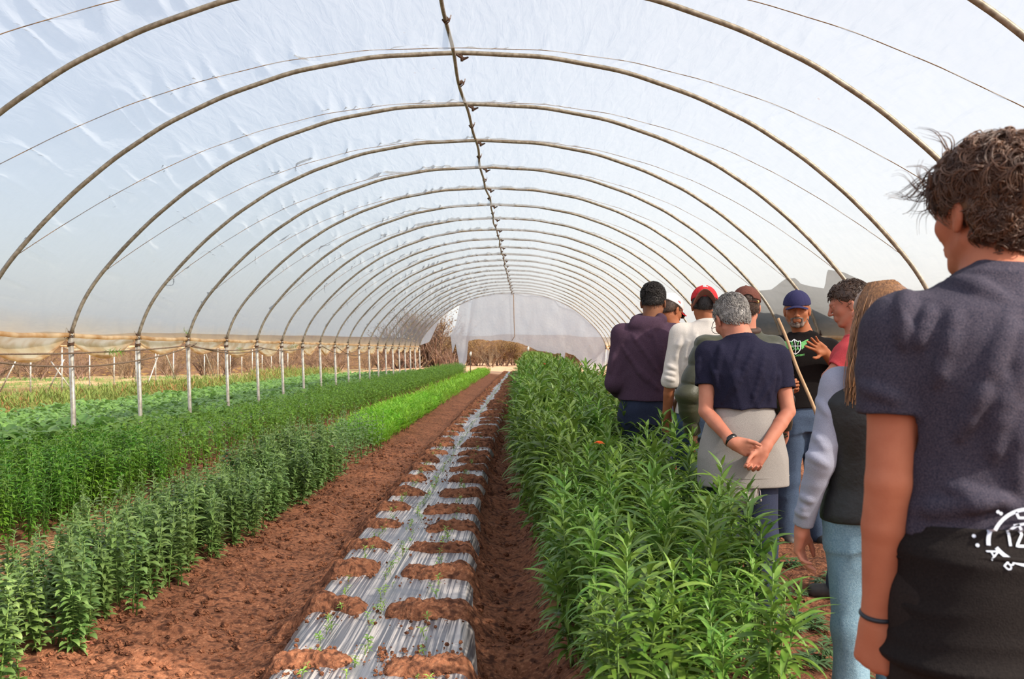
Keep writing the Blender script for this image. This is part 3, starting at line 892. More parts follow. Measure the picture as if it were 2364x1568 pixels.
def plant_spots(x0, x1, y0, dx, dy, n, rr, jit=.3, x1f=None, skip=None):
    """grid spots from the near end, until n are placed"""
    out = []; y = y0; row = 0
    while len(out) < n and y < 57:
        k = max(1, int(round((x1 - x0) / dx)))
        for i in range(k):
            x = x0 + (i + .5) * (x1 - x0) / k + rr.uniform(-jit, jit) * dx; yy = y + rr.uniform(-jit, jit) * dy
            if skip and skip(x, yy): continue
            out.append((x, yy))
        y += dy; row += 1
    return out, y

def put_individuals(name, protos, spots, label, group, sc, rr, useDrift=True, tops=None):
    for i, (x, y) in enumerate(spots):
        sm, lmh = protos[i % len(protos)]
        xw = x + (float(drift(y)) if useDrift else 0)
        r = empty(name, (xw, y, float(gbase(xw, y)) - .005), rr.uniform(0, 6.28))
        s = sc(x, y) * rr.uniform(.80, 1.14)
        r.scale = (s * rr.uniform(.9, 1.1),) * 2 + (s,)
        r.rotation_euler[0] = rr.uniform(-.07, .07); r.rotation_euler[1] = rr.uniform(-.07, .07)
        tag(r, label, 'plant', group)
        link('stem', sm, r); link('leaves', lmh, r)

def put_stuff(name, fn, mats, spots, label, sc, rr, useDrift=True, nv=5):
    """one mesh of many low-detail plants"""
    vs = []
    for k in range(nv):
        st, lf = fn(300 + k, True)
        lf.V += st.V; lf.Q += [q + lf.n for q in st.Q]; lf.T += [q + lf.n for q in st.T]
        V = np.concatenate(lf.V); vs.append((V, np.concatenate(lf.Q), np.concatenate(lf.T) if lf.T else np.zeros((0, 3), int)))
    mb = MB()
    for i, (x, y) in enumerate(spots):
        V, Q, T = vs[i % nv]
        a = rr.uniform(0, 6.28); s = sc(x, y) * rr.uniform(.85, 1.15)
        xw = x + (float(drift(y)) if useDrift else 0)
        c, d = math.cos(a) * s, math.sin(a) * s
        W = np.stack([V[:, 0] * c - V[:, 1] * d + xw, V[:, 0] * d + V[:, 1] * c + y, V[:, 2] * s + float(gbase(xw, y))], -1)
        mb.add(W, Q, T)
    o = mb.build(name, mats)
    tag(o, label, 'plants', kind='stuff')
    return o

rr = random.Random(21)
# -- tall plants, right bed
tp = make_protos(tall_plant, [lm_tall, dead_m], 'tall', 7)
hs = lambda x, y: .70 + .36 * min(1, max(0, (y - 3.2) / 4.5)) + (.07 if y > 9 else 0)
sp1, ye = plant_spots(.16, 1.02, 2.95, .20, .20, 300, rr, .4, skip=lambda x, y: x > .78 and y < 3.9)
put_individuals('tall_leafy_plant', tp, sp1, 'tall green plant with long drooping lance-shaped leaves in the right-hand bed', 'tall leafy plants in the right-hand bed', hs, rr)
sp2, _ = plant_spots(.10, 1.02, ye, .17, .2, 3000, rr, .4)
put_stuff('tall_leafy_plants', tall_plant, lm_tall, sp2, 'distant part of the bed of tall green lance-leaved plants on the right', hs, rr)
# -- snapdragons, near left bed
pp = make_protos(snap_plant, lm_dark, 'snap', 7)
hs = lambda x, y: .80 + .35 * (vn3(x * 1.3, y * .8, 0.0)) + (.06 if y > 5 else 0)
sp1, ye = plant_spots(-2.54, -1.93, 2.9, .125, .135, 280, rr, .42, skip=lambda x, y: y < 4.6 and vn3(x * 2, y * 2, 0) > .8)
put_individuals('snapdragon_plant', pp, sp1[:300], 'dark green snapdragon plant with small oval leaves in the near left bed', 'snapdragon plants in the near left bed', hs, rr, False)
sp2 = plant_spots(-2.50, -1.95, ye, .15, .17, 70, rr, .42)[0]
put_stuff('snapdragon_plants', snap_plant, lm_dark, sp2, 'farther clumps of dark green snapdragon plants in the near left bed', hs, rr, False)
y_end = max(p[1] for p in sp2)
# -- bright low plants behind them
lp = make_protos(lite_plant, lm_lite, 'light', 5)
hs = lambda x, y: 1.05 + .4 * float(vn3(x, y * .6, 3.0))
sp1, ye = plant_spots(-2.72, -2.0, y_end + .1, .14, .17, 298, rr, .4)
put_individuals('light_green_plant', lp, sp1[:300], 'bright light green low plant with narrow upright leaves beyond the snapdragons', 'bright green low plants in the near left bed', hs, rr, False)
sp2, _ = plant_spots(-2.72, -2.0, ye, .15, .2, 2000, rr, .4)
put_stuff('light_green_plants', lite_plant, lm_lite, sp2, 'far stretch of bright light green low plants in the near left bed', hs, rr, False)
# -- dense bushy bed
bp_ = make_protos(bush_plant, lm_mid, 'bush', 6)
hs = lambda x, y: .80 + .28 * float(vn3(x * 1.1, y * .8, 5.0))
sp1, ye = plant_spots(-4.52, -3.36, 4.4, .145, .15, 300, rr, .4)
put_individuals('bushy_plant', bp_, sp1[:300], 'bushy green plant with tight leafy crown in the dense bed left of straw', 'bushy plants in the dense left bed', hs, rr, False)
sp2, _ = plant_spots(-4.52, -3.38, ye, .17, .18, 3000, rr, .4)
put_stuff('bushy_plants', bush_plant, lm_mid, sp1[300:] + sp2, 'dense bed of bushy green plants running down to the far end', hs, rr, False)
# -- low rows beyond the posts
wp = make_protos(low_plant, lm_low, 'low', 5)
hs = lambda x, y: 1.5 + .5 * float(vn3(x, y, 7.0))
rows = [-5.75, -6.75, -7.2, -8.0, -8.45, -9.2, -9.65, -10.4, -10.85, -11.6, -12.1]
spots = []
for xr in rows:
    y = 6.2 + abs(xr + 5.75) * 1.3
    while y < 60:
        spots.append((xr + rr.uniform(-.08, .08), y + rr.uniform(-.05, .05))); y += .26
spots.sort(key=lambda p: math.hypot(*p))
put_individuals('leafy_vegetable', wp, spots[:300], 'low pale green leafy plant in the rows around the left posts', 'low leafy plants in rows by the left posts', hs, rr, False)
put_stuff('leafy_vegetables', low_plant, lm_low, spots[300:], 'distant rows of low pale green leafy plants outside the left posts', hs, rr, False)
# strips of mulch film between those rows
mb = MB()
yy = np.linspace(6, 60, 300)
for xr in (-5.75, -6.97, -8.22, -9.42, -10.62, -11.85):
    xx = np.linspace(xr - .42, xr + .42, 12)
    A, B = np.meshgrid(xx, yy, indexing='ij')
    mb.grid(np.stack([A, B, gbase(A, B) + .012 + .02 * fbm(A * 4, B * 3, 0, 3)], -1))
    # separate strips are separate things
    o = mb.build('mulch_strip', mul_m); tag(o, 'narrow strip of grey plastic mulch under a low leafy row outside the posts', 'plastic mulch', 'mulch strips under the low rows'); mb = MB()

# -- seedlings in the mulch
sm_ = pm('seedling_leaf', (112, 150, 60), (150, 178, 84), 20, rough=.5, trans=.3, rnd=.25)
se = []
for k in range(5):
    mb = MB(); r2 = random.Random(k)
    mb.tube([(0, 0, -.01), (0, 0, .03)], [.0022, .0015], 5)
    for q in range(6 + k % 3):
        leaf(mb, (0, 0, .012 + .004 * q), q * 2.4 + r2.uniform(-.5, .5), r2.uniform(.2, .9), r2.uniform(.018, .036), r2.uniform(.008, .014), .9, 4, .3, 0, 0, .5)
    se.append(mb.mesh('seedling', sm_))
rest = []
cnt = 0
y = 2.9
while y < 40:
    for xr in (-.86, -.66, -.40):
        for dd in (0, .035):
            xs_ = xr + rr.uniform(-.03, .03); ys_ = y + dd + rr.uniform(-.04, .04)
            if rr.random() < .25: continue
            xw = xs_ + float(drift(ys_))
            if cnt < 290:
                o = link('seedling', se[cnt % 5], None, (xw, ys_, mz(xw, ys_) - .003)); o.rotation_euler = (rr.uniform(-.3, .3), rr.uniform(-.3, .3), rr.uniform(0, 6.28)); o.scale = (rr.uniform(.5, 1.05),) * 3
                tag(o, 'tiny green seedling sprouting through a hole in the silvery mulch', 'seedling', 'seedlings in the silvery mulch'); cnt += 1
            else: rest.append((xw, ys_))
    y += .16 if y < 12 else .25
mb = MB()
for x, y in rest:
    for q in range(4): leaf(mb, (x, y, mz(x, y)), q * 1.7, .6, .035, .014, .8, 2)
o = mb.build('seedlings', sm_); tag(o, 'rows of tiny seedlings farther along the silvery mulch', 'seedlings', kind='stuff')

# -- orange and pink blooms, withered buds
def bloom(loc, r, col, lab):
    m = pm('petal_' + col[0], col[1], col[2], 30, rough=.6, trans=.3)
    mb = MB(); r2 = random.Random(int(loc[1] * 100))
    for k in range(16):
        leaf(mb, (0, 0, 0), k * 2.4, .2 + .07 * k, r * (1 - .03 * k), r * .6, .5, 4, .4, 0, 0, .6)
    o = mb.build('flower', m, None, True, loc); tag(o, lab, 'flower'); return o
bloom(P(1383, 1025, 4.6), .028, ('orange', (232, 110, 60), (240, 140, 80)), 'orange bloom on a tall plant in the middle of the right-hand bed')
bloom(P(1256, 842, 12), .035, ('red', (214, 70, 60), (226, 96, 70)), 'tiny red bloom at the far top of the right-hand bed')
bloom(P(765, 1032, 9.9), .03, ('pink', (206, 70, 130), (226, 110, 160)), 'pink bloom at the edge of the near left bed by the straw path')
bloom(P(1560, 1085, 5.6), .022, ('rose', (200, 110, 110), (220, 130, 130)), 'dull pink bud on a plant beside the dark olive jacket')
bloom(P(410, 1300, 5.7), .018, ('bud', (170, 110, 84), (140, 84, 62)), 'dried brown bud low among the dark snapdragon leaves')
bloom(P(204, 1487, 3.9), .022, ('bud', (170, 110, 84), (140, 84, 62)), 'dried brown seed head near the bottom left corner')

# -- clumps of fresh grass on the eave
gr_m = leafmat('fresh_grass', (110, 170, 50), (140, 190, 70), .1, .4)
def tuft(loc, n, L, lab, spread=.3, up=.9):
    mb = MB(); r2 = random.Random(n)
    for k in range(n):
        leaf(mb, (r2.uniform(-.03, .03), r2.uniform(-spread, spread), r2.uniform(-.02, .02)), r2.uniform(0, 6.28), r2.uniform(-.4, up), L * r2.uniform(.6, 1.2), .012, r2.uniform(.3, 1.6), 4)
    o = mb.build('grass_tuft', gr_m, None, True, loc); tag(o, lab, 'grass'); return o
tuft(P(264, 812, 14.9), 46, .14, 'tuft of fresh grass growing on the second scallop of the film skirt', .22)
tuft(P(427, 768, 18.5), 24, .10, 'small bright green sprout where the third post meets the eave', .05, 1.4)
tuft(P(552, 806, 22.3), 24, .14, 'grass tuft growing on the film skirt past the fourth post', .15)
tuft(P(677, 797, 27.2), 20, .14, 'far grass tuft on the film skirt beyond the sixth post', .15)

# -- broken leaves and weeds on the path on the right
cl_m = leafmat('cut_leaf', (72, 108, 62), (100, 134, 84), .2, .25)
r2 = random.Random(77)
for k in range(46):
    y = r2.uniform(3.0, 6.5); x = r2.uniform(1.25, 2.2) if k % 3 else r2.uniform(1.15, 1.5)
    mb = MB()
    for q in range(r2.choice([5, 7, 9])):
        a = r2.uniform(0, 6.28)
        for j in range(5):
            leaf(mb, (.012 * j * math.cos(a), .012 * j * math.sin(a), .006 + .004 * q), a + (j % 2 - .5) * 1.6, r2.uniform(.0, .5), .05 + .01 * (4 - j), .016, .6, 3)
    o = mb.build('fallen_sprig', cl_m, None, True, (x, y, float(gz(x, y)) + .004)); s = r2.uniform(.7, 1.3); o.scale = (s, s, s)
    tag(o, 'wilting green sprig lying on the soil path beside the tall plants', 'sprig', 'cut sprigs on the soil path')
# ============================================================ outside: weeds, brush, second row of posts
rr = random.Random(5)
bark = pm('bare_branch', (136, 112, 92), (96, 74, 58), 6, rough=.9, rnd=.25)
tan_m = pm('dry_leaf', (150, 120, 66), (122, 92, 56), 5, rough=.9, trans=.25, rnd=.2)
wgreen = pm('weed_leaf', (92, 116, 50), (126, 138, 64), 3, rough=.8, trans=.3, rnd=.2)
wrust = pm('rusty_weed', (136, 88, 56), (116, 98, 52), 3, rough=.9, trans=.25, rnd=.2)

def branch(mb, p, d, L, r, depth, r3, tips):
    n = 4; pts = [p]; q = p
    for k in range(n):
        d = (d + Vector((r3.uniform(-1, 1), r3.uniform(-1, 1), r3.uniform(-.5, .6))) * .22).normalized()
        q = q + d * (L / n); pts.append(q)
    mb.tube(pts, np.linspace(r, r * .55, n + 1), 3 if depth < 3 else 5, caps=False)
    if depth == 0:
        tips.append(q); return
    for k in range(r3.choice([3, 4])):
        t = r3.uniform(.3, 1); b = pts[int(t * n)]
        dd = (d + Vector((r3.uniform(-1, 1), r3.uniform(-1, 1), r3.uniform(-.3, .9))) * .8).normalized()
        branch(mb, b, dd, L * r3.uniform(.55, .8), r * .5, depth - 1, r3, tips)

def shrub(seed, leaves):
    r3 = random.Random(seed); mb = MB(); tips = []; lf = MB()
    for k in range(5):
        a = r3.uniform(0, 6.28)
        branch(mb, Vector((.15 * math.cos(a), .15 * math.sin(a), 0)), Vector((math.cos(a) * .6, math.sin(a) * .6, 1)).normalized(), 1.3, .045, 3, r3, tips)
    for t in tips:
        for q in range(leaves):
            leaf(lf, (t.x + r3.uniform(-.2, .2), t.y + r3.uniform(-.2, .2), t.z + r3.uniform(-.2, .2)), r3.uniform(0, 6.28), r3.uniform(-.5, 1), .085, .06, .6, 2)
    return mb.mesh('shrub_wood', bark), (lf.mesh('shrub_leaves', tan_m) if leaves else None)
bare = [shrub(k, 1) for k in range(4)]
leafy = [shrub(20 + k, 9) for k in range(3)]
def put_shrub(x, y, s, protos, name, lab, grp, k):
    a, b = protos[k % len(protos)]
    r = empty(name, (x, y, float(gbase(x, y)) - .1), rr.uniform(0, 6.28)); r.scale = (s, s, s * rr.uniform(.85, 1.15))
    tag(r, lab, 'shrub' if s < 2 else 'tree', grp)
    link('branches', a, r)
    if b: link('leaves', b, r)
for k in range(64):
    x = -62 + 60 * (k / 63) + rr.uniform(-1, 1); y = 84 + 5 * math.sin(k * 2.1) - max(0, -x - 15) * .5
    put_shrub(x, y, rr.uniform(.85, 1.25), bare, 'bare_shrub', 'leafless grey brown shrub in the thicket beyond the tunnel', 'leafless shrubs of the thicket', k)
for k in range(9):
    x = -11.5 + 5.0 * (k % 5) / 4 + rr.uniform(-.4, .4); y = 86 + (k // 5) * 3
    put_shrub(x, y, rr.uniform(2.0, 2.5) if x < -7.3 else 1.5, bare, 'bare_tree', 'tall leafless brown tree seen through the gap in the end curtain', 'tall bare trees behind the gap', k)
for k in range(26):
    x = -5.5 + 16 * (k % 13) / 12 + rr.uniform(-.5, .5); y = 85 + (k // 13) * 4
    put_shrub(x, y, rr.uniform(.9, 1.2), leafy, 'ochre_shrub', 'ochre leaved shrub behind the far end of the tunnel', 'ochre shrubs behind the far end', k)

def patch(name, n, xa, xb, ya, yb, mat, L, label, seed, up=.5, Wd=.03):
    r3 = random.Random(seed); mb = MB()
    for k in range(n):
        x = r3.uniform(xa, xb); y = r3.uniform(ya, yb); z = float(gbase(x, y))
        if vn3(x * .5 + seed, y * .25, 0.0) < .36: continue
        h = L * r3.uniform(.5, 1.3)
        for q in range(6):
            leaf(mb, (x + r3.uniform(-.06, .06), y, z + h * q * .12), r3.uniform(0, 6.28), r3.uniform(up, 1.4), h * .6, Wd, r3.uniform(.2, 1), 2)
    o = mb.build(name, mat); tag(o, label, 'weeds', kind='stuff')
patch('green_weeds', 4600, -17.6, -12.8, 20, 70, wgreen, .50, 'green weeds growing along the strip under the far row of posts', 3)
patch('rusty_weeds', 900, -17.8, -13.0, 20, 70, wrust, .48, 'rust brown dry weeds under the far row of posts', 8)
patch('far_crop', 2500, -40, -22, 45, 75, lm_low, .22, 'pale green crop rows far out beyond the neighbouring field', 12)
patch('right_weeds', 900, 4.9, 5.8, 8, 55, wgreen, .35, 'grey green weeds growing under the right edge of the tunnel', 15)

# neighbouring bay: its far posts, eave and braces
XN = XC - 5.53 - 11.2
zN = float(gbase(XN, 30.))
mb = MB(); mb.tube([(0, 0, 0), (0, 0, 1.56 - zN)], .03, 8); me = mb.mesh('far_post', galv)
for n in range(6, 26):
    if n == 15: pass
    o = link('far_post', me, None, (XN, hy(n), zN - .05)); tag(o, 'thin steel post in the second row out in the weedy strip', 'post', 'posts of the neighbouring bay')
mb = MB()
y0, y1 = hy(4), hy(25)
mb.tube([(XN, y0 + (y1 - y0) * k / 60, 1.56 + .01 * math.sin(k)) for k in range(61)], .035, 6)
for n in range(4, 25):
    T, Vv = np.meshgrid(np.linspace(0, 1, 14), np.linspace(0, 1, 6), indexing='ij')
    mb.grid(np.stack([XN + .05 * np.sin(6 * Vv), hy(n) + BAY * T, 1.56 - Vv * (.02 + .16 * np.sin(np.pi * T))], -1))
# its curved film up to its own ridge
u = np.linspace(-.99, -.35, 40)
x, z = prof(u)
o = mb.build('film_edge', dusty); tag(o, 'dusty film edge hanging in scallops along the neighbouring bay', 'film edge')
for k, (xa, ya, xb, yb) in enumerate([(0, 45.5, 0, 47.5), (0, 50.0, 0, 47.8), (0, 56, 0, 53.8)]):
    mb = MB(); mb.tube([(XN + .1, ya, zN), (XN + .1, yb, 1.5)], .03, 6)
    o = mb.build('brace', galv); tag(o, 'slanting steel brace leaning against the far row of posts', 'brace', 'slanting braces of the far posts')
for k, px in enumerate([20, 110, 130]):
    p0 = P(px - 20, 905, 38); p1 = P(px + 18, 830, 38)
    mb = MB(); mb.tube([p0, p1] if k != 1 else [P(160, 893, 38), P(118, 835, 38)], .026, 6)
    o = mb.build('brace', galv); tag(o, 'slanting steel brace at the far left beyond the weeds', 'brace', 'slanting braces at the far left')

# stakes past the end of the mulch row
for (px, ptop, lab) in [(1086, 818, 'thin dark stake with a pale top at the end of the left furrow'), (1219, 806, 'thin dark stake with a pale top beside the far end of the right bed')]:
    b = P(px, 878, 46); t = P(px, ptop, 46)
    r = empty('stake', (b.x, b.y, float(gbase(b.x, b.y)))); tag(r, lab, 'stake')
    mb = MB(); mb.tube([(0, 0, 0), (.01, 0, t.z - r.location.z)], .02, 6); mb.build('rod', pm('dark_rod', (84, 66, 52), (60, 48, 40), 20), r)
    mb = MB(); mb.tube([(0, 0, t.z - r.location.z - .1), (.0, 0, t.z - r.location.z + .02), (.03, 0, t.z - r.location.z + .12)], [.03, .06, .02], 8); mb.build('cap', pm('pale_plastic', (220, 214, 204), rough=.5), r)
# yellow thing by the fallen curtain
mb = MB(); b = P(1378, 866, 40); z0 = float(gbase(b.x, b.y))
for k in range(4): mb.tube([(b.x - .28 + .14 * k, b.y, z0), (b.x - .25 + .15 * k, b.y, z0 + .16), (b.x - .15 + .15 * k, b.y, z0 + .2 + .03 * (k % 2))], [.10, .11, .05], 8)
o = mb.build('plastic_bag', pm('yellow_plastic', (240, 206, 120), (250, 226, 160), 4, rough=.4)); tag(o, 'crumpled pale yellow plastic bag on the ground at the far end', 'bag')
# ============================================================ sculpting helper: signed distance field -> mesh
def npv(v): return np.array(tuple(v), float)
def unit(v):
    v = npv(v); return v / (np.linalg.norm(v) + 1e-12)

class SDF:
    def __init__(s, lo, hi, h):
        s.lo = np.array(lo, float); s.h = h
        s.n = np.ceil((np.array(hi) - s.lo) / h).astype(int) + 1
        s.d = np.full(s.n, .15, np.float32)
        s.ax = [(s.lo[i] + h * np.arange(s.n[i])).astype(np.float32) for i in range(3)]
    def sl(s, lo, hi, m):
        a = np.clip(np.floor((np.array(lo) - m - s.lo) / s.h).astype(int), 0, s.n)
        b = np.clip(np.ceil((np.array(hi) + m - s.lo) / s.h).astype(int) + 1, 0, s.n)
        return tuple(slice(a[i], b[i]) for i in range(3))
    def co(s, q):
        return s.ax[0][q[0]][:, None, None], s.ax[1][q[1]][None, :, None], s.ax[2][q[2]][None, None, :]
    def add(s, prim, k=.012):
        lo, hi, fn = prim; q = s.sl(lo, hi, max(k, .02) + s.h * 2)
        v = s.d[q]
        if v.size == 0: return
        p = fn(*s.co(q)).astype(np.float32)
        if k > 0:
            hh = np.clip(.5 + .5 * (v - p) / k, 0, 1)
            s.d[q] = v * (1 - hh) + p * hh - k * hh * (1 - hh)
        else: s.d[q] = np.minimum(v, p)
    def sub(s, prim, k=.004):
        lo, hi, fn = prim; q = s.sl(lo, hi, k + s.h * 2)
        v = s.d[q]
        if v.size == 0: return
        p = -fn(*s.co(q)).astype(np.float32)
        hh = np.clip(.5 - .5 * (v - p) / max(k, 1e-5), 0, 1)
        s.d[q] = v * (1 - hh) + p * hh + k * hh * (1 - hh)
    def cut(s, p, n, k=.004):
        """keep the side the normal points away from"""
        n = unit(n); X, Y, Z = s.co((slice(None),) * 3)
        pl = ((X - p[0]) * n[0] + (Y - p[1]) * n[1] + (Z - p[2]) * n[2]).astype(np.float32)
        v = s.d; hh = np.clip(.5 - .5 * (v - pl) / k, 0, 1)
        s.d = v * (1 - hh) + pl * hh + k * hh * (1 - hh)
    def warp(s, fn, w=.03):
        """add fn(x,y,z) to the distance near the surface"""
        i = np.nonzero(np.abs(s.d) < w)
        if len(i[0]) == 0: return
        s.d[i] += fn(s.ax[0][i[0]], s.ax[1][i[1]], s.ax[2][i[2]]).astype(np.float32)
    def mesh(s, name, mats, smooth_it=1):
        d = s.d; S_ = d < 0
        n = d.shape
        c = np.zeros((n[0] - 1, n[1] - 1, n[2] - 1), np.int8)
        for a in (0, 1):
            for b in (0, 1):
                for e in (0, 1):
                    c += S_[a:n[0] - 1 + a, b:n[1] - 1 + b, e:n[2] - 1 + e]
        act = (c > 0) & (c < 8)
        I = np.argwhere(act)
        idx = np.full(c.shape, -1, np.int32); idx[act] = np.arange(len(I))
        corners = [(a, b, e) for a in (0, 1) for b in (0, 1) for e in (0, 1)]
        vals = {k: d[I[:, 0] + k[0], I[:, 1] + k[1], I[:, 2] + k[2]] for k in corners}
        pos = np.zeros((len(I), 3)); cnt = np.zeros(len(I))
        for k in corners:
            for ax in range(3):
                if k[ax] == 0:
                    k2 = list(k); k2[ax] = 1; k2 = tuple(k2)
                    v0, v1 = vals[k], vals[k2]
                    m = (v0 < 0) != (v1 < 0)
                    t = np.where(m, v0 / np.where(np.abs(v0 - v1) < 1e-9, 1, v0 - v1), 0)
                    p = np.array(k, float)[None].repeat(len(I), 0); p[:, ax] += t
                    pos += p * m[:, None]; cnt += m
        V = s.lo + (I + pos / cnt[:, None]) * s.h
        Q = []
        for ax in range(3):
            o1, o2 = [(1, 2), (2, 0), (0, 1)][ax]
            A = [slice(None)] * 3; B = [slice(None)] * 3
            A[ax] = slice(0, n[ax] - 1); B[ax] = slice(1, n[ax])
            for o in (o1, o2): A[o] = slice(1, n[o] - 1); B[o] = slice(1, n[o] - 1)
            s0, s1 = S_[tuple(A)], S_[tuple(B)]
            for flip in (0, 1):
                e = np.argwhere((s0 & ~s1) if not flip else (~s0 & s1))
                if not len(e): continue
                e = e.copy(); e[:, o1] += 1; e[:, o2] += 1
                def g(a, b):
                    f = e.copy(); f[:, o1] -= a; f[:, o2] -= b
                    return idx[f[:, 0], f[:, 1], f[:, 2]]
                q = np.stack([g(1, 1), g(0, 1), g(0, 0), g(1, 0)], -1)
                if flip: q = q[:, ::-1]
                Q.append(q)
        Q = np.concatenate(Q)
        Q = Q[(Q >= 0).all(1)]
        for it in range(smooth_it):
            for lam in (.5, -.52):
                nb = np.zeros_like(V); ct = np.zeros(len(V))
                for a, b in ((0, 1), (1, 2), (2, 3), (3, 0)):
                    for x, y in ((a, b), (b, a)):
                        for j in range(3): nb[:, j] += np.bincount(Q[:, x], V[Q[:, y], j], len(V))
                        ct += np.bincount(Q[:, x], minlength=len(V))
                V = V + lam * (nb / np.maximum(ct, 1)[:, None] - V)
        s.V, s.Q = V, Q
        return mesh_from(name, V, Q, True, mats)

def cone(a, b, ra, rb=None, n=None, q=1.0):
    a = npv(a); b = npv(b); rb = ra if rb is None else rb
    R = max(ra, rb)
    lo = np.minimum(a, b) - R; hi = np.maximum(a, b) + R
    ab = b - a; ll = max(float(ab @ ab), 1e-9)
    nn = unit(n) if n is not None else None
    def fn(X, Y, Z):
        x = X - a[0]; y = Y - a[1]; z = Z - a[2]
        t = np.clip((x * ab[0] + y * ab[1] + z * ab[2]) / ll, 0, 1)
        x = x - t * ab[0]; y = y - t * ab[1]; z = z - t * ab[2]
        if nn is not None:
            c = (x * nn[0] + y * nn[1] + z * nn[2]) * (1 / q - 1)
            x = x + nn[0] * c; y = y + nn[1] * c; z = z + nn[2] * c
            return (np.sqrt(x * x + y * y + z * z) - (ra + (rb - ra) * t)) * (.5 + .5 * min(q, 1))
        return np.sqrt(x * x + y * y + z * z) - (ra + (rb - ra) * t)
    return lo, hi, fn

def flatcone(a, b, ra, rb):
    """tapered tube with a flat open end at b"""
    lo, hi, f = cone(a, b, ra, rb); a = npv(a); b = npv(b); n = unit(b - a)
    def fn(X, Y, Z):
        return np.maximum(f(X, Y, Z), (X - b[0]) * n[0] + (Y - b[1]) * n[1] + (Z - b[2]) * n[2])
    return lo, hi, fn

def ell(c, r, R=None):
    c = npv(c); r = np.array(r, float); R = np.eye(3) if R is None else np.array(R)
    m = np.abs(R) @ r
    def fn(X, Y, Z):
        x = X - c[0]; y = Y - c[1]; z = Z - c[2]
        L = [(x * R[0, i] + y * R[1, i] + z * R[2, i]) for i in range(3)]
        k0 = np.sqrt((L[0] / r[0]) ** 2 + (L[1] / r[1]) ** 2 + (L[2] / r[2]) ** 2)
        k1 = np.sqrt((L[0] / r[0] ** 2) ** 2 + (L[1] / r[1] ** 2) ** 2 + (L[2] / r[2] ** 2) ** 2)
        return k0 * (k0 - 1) / np.maximum(k1, 1e-6)
    return c - m, c + m, fn

def local(c, R, rad, f):
    c = npv(c); R = np.array(R)
    def fn(X, Y, Z):
        x = X - c[0]; y = Y - c[1]; z = Z - c[2]
        return f(*[(x * R[0, i] + y * R[1, i] + z * R[2, i]) for i in range(3)])
    return c - rad, c + rad, fn

def loft(lv, rot=0, pw=2.3):
    """levels (z, cx, cy, a, b): stacked ovals, turned by rot about z"""
    lv = sorted(lv); A = np.array(lv, float)
    zz = np.linspace(A[0, 0], A[-1, 0], 80)
    T = [np.interp(zz, A[:, 0], A[:, i]) for i in range(1, 5)]
    kr = np.hanning(9); kr /= kr.sum()
    T = [np.convolve(np.pad(t, 4, 'edge'), kr, 'valid') for t in T]
    m = A[:, 3:5].max()
    lo = np.array([A[:, 1].min() - m, A[:, 2].min() - m, A[0, 0]]); hi = np.array([A[:, 1].max() + m, A[:, 2].max() + m, A[-1, 0]])
    c, s_ = math.cos(rot), math.sin(rot)
    def fn(X, Y, Z):
        z = Z.ravel()
        cx, cy, a, b = [np.interp(z, zz, t).astype(np.float32)[None, None, :] for t in T]
        x = X - cx; y = Y - cy
        u = x * c + y * s_; v = -x * s_ + y * c
        r = ((np.abs(u) / a) ** pw + (np.abs(v) / b) ** pw) ** (1 / pw)
        d = (r - 1) * np.sqrt(a * b) * .92
        ca = np.maximum(Z - zz[-1], zz[0] - Z)
        return np.maximum(d, ca)
    return lo, hi, fn

def frame(yaw=0, pitch=0, roll=0):
    """columns right, forward, up; yaw>0 turns left, pitch>0 looks down"""
    return np.array((Matrix.Rotation(yaw, 3, 'Z') @ Matrix.Rotation(-pitch, 3, 'X') @ Matrix.Rotation(roll, 3, 'Y')))

def hand(S, wrist, fdir, pn, ts, curl=(.3, .4, .3), s=1.0, thumb=(.6, .7, .35), spread=.04, curls=None, k=.004):
    """wrist point, finger direction, palm normal, thumb-side vector"""
    w = npv(wrist); f = unit(fdir); t = npv(ts); t = unit(t - f * (t @ f)); p = npv(pn); p = unit(p - f * (p @ f) - t * (p @ t))
    off = [.028, .0095, -.0095, -.027]; ml = [.086, .09, .086, .079]
    ph = [(.044, .026, .021), (.048, .030, .022), (.044, .028, .022), (.034, .021, .019)]
    S.add(cone(w - f * .02 * s, w + f * .02 * s, .026 * s, .028 * s, p, .72), .02)
    M = []
    for i in range(4):
        m = w + f * ml[i] * s + t * off[i] * s; M.append(m)
        S.add(cone(w + t * off[i] * .6 * s + f * .015 * s, m, .0155 * s, .0115 * s), .012 * s)
    S.add(cone(w + t * .018 * s + f * .02 * s + p * .008 * s, w + t * .03 * s + f * .055 * s + p * .010 * s, .017 * s, .013 * s), .014)
    S.add(cone(w - t * .02 * s + f * .02 * s + p * .006 * s, w - t * .024 * s + f * .06 * s + p * .005 * s, .014 * s, .011 * s), .012)
    for i in range(4):
        c = curls[i] if curls else curl
        a = 0; q = M[i]; r = (.0093, .0086, .0079, .0068) if i < 3 else (.0082, .0075, .0069, .006)
        fd = unit(f + t * spread * (1.5 - i) * 1.4)
        for j in range(3):
            a += c[j]
            dv = fd * math.cos(a) + p * math.sin(a)
            q2 = q + dv * ph[i][j] * s
            S.add(cone(q, q2, r[j] * s, r[j + 1] * s), k)
            q = q2
    b = w + f * .022 * s + t * .024 * s + p * .006 * s
    d1 = unit(t * thumb[0] + f * thumb[1] + p * thumb[2]); q = b + d1 * .045 * s
    S.add(cone(b, q, .0135 * s, .0115 * s), .010)
    d2 = unit(d1 + f * .5 - t * .15 + p * .15); q2 = q + d2 * .033 * s
    S.add(cone(q, q2, .0108 * s, .0098 * s), k)
    d3 = unit(d2 + f * .3 - t * .15); S.add(cone(q2, q2 + d3 * .026 * s, .0098 * s, .0078 * s), k)

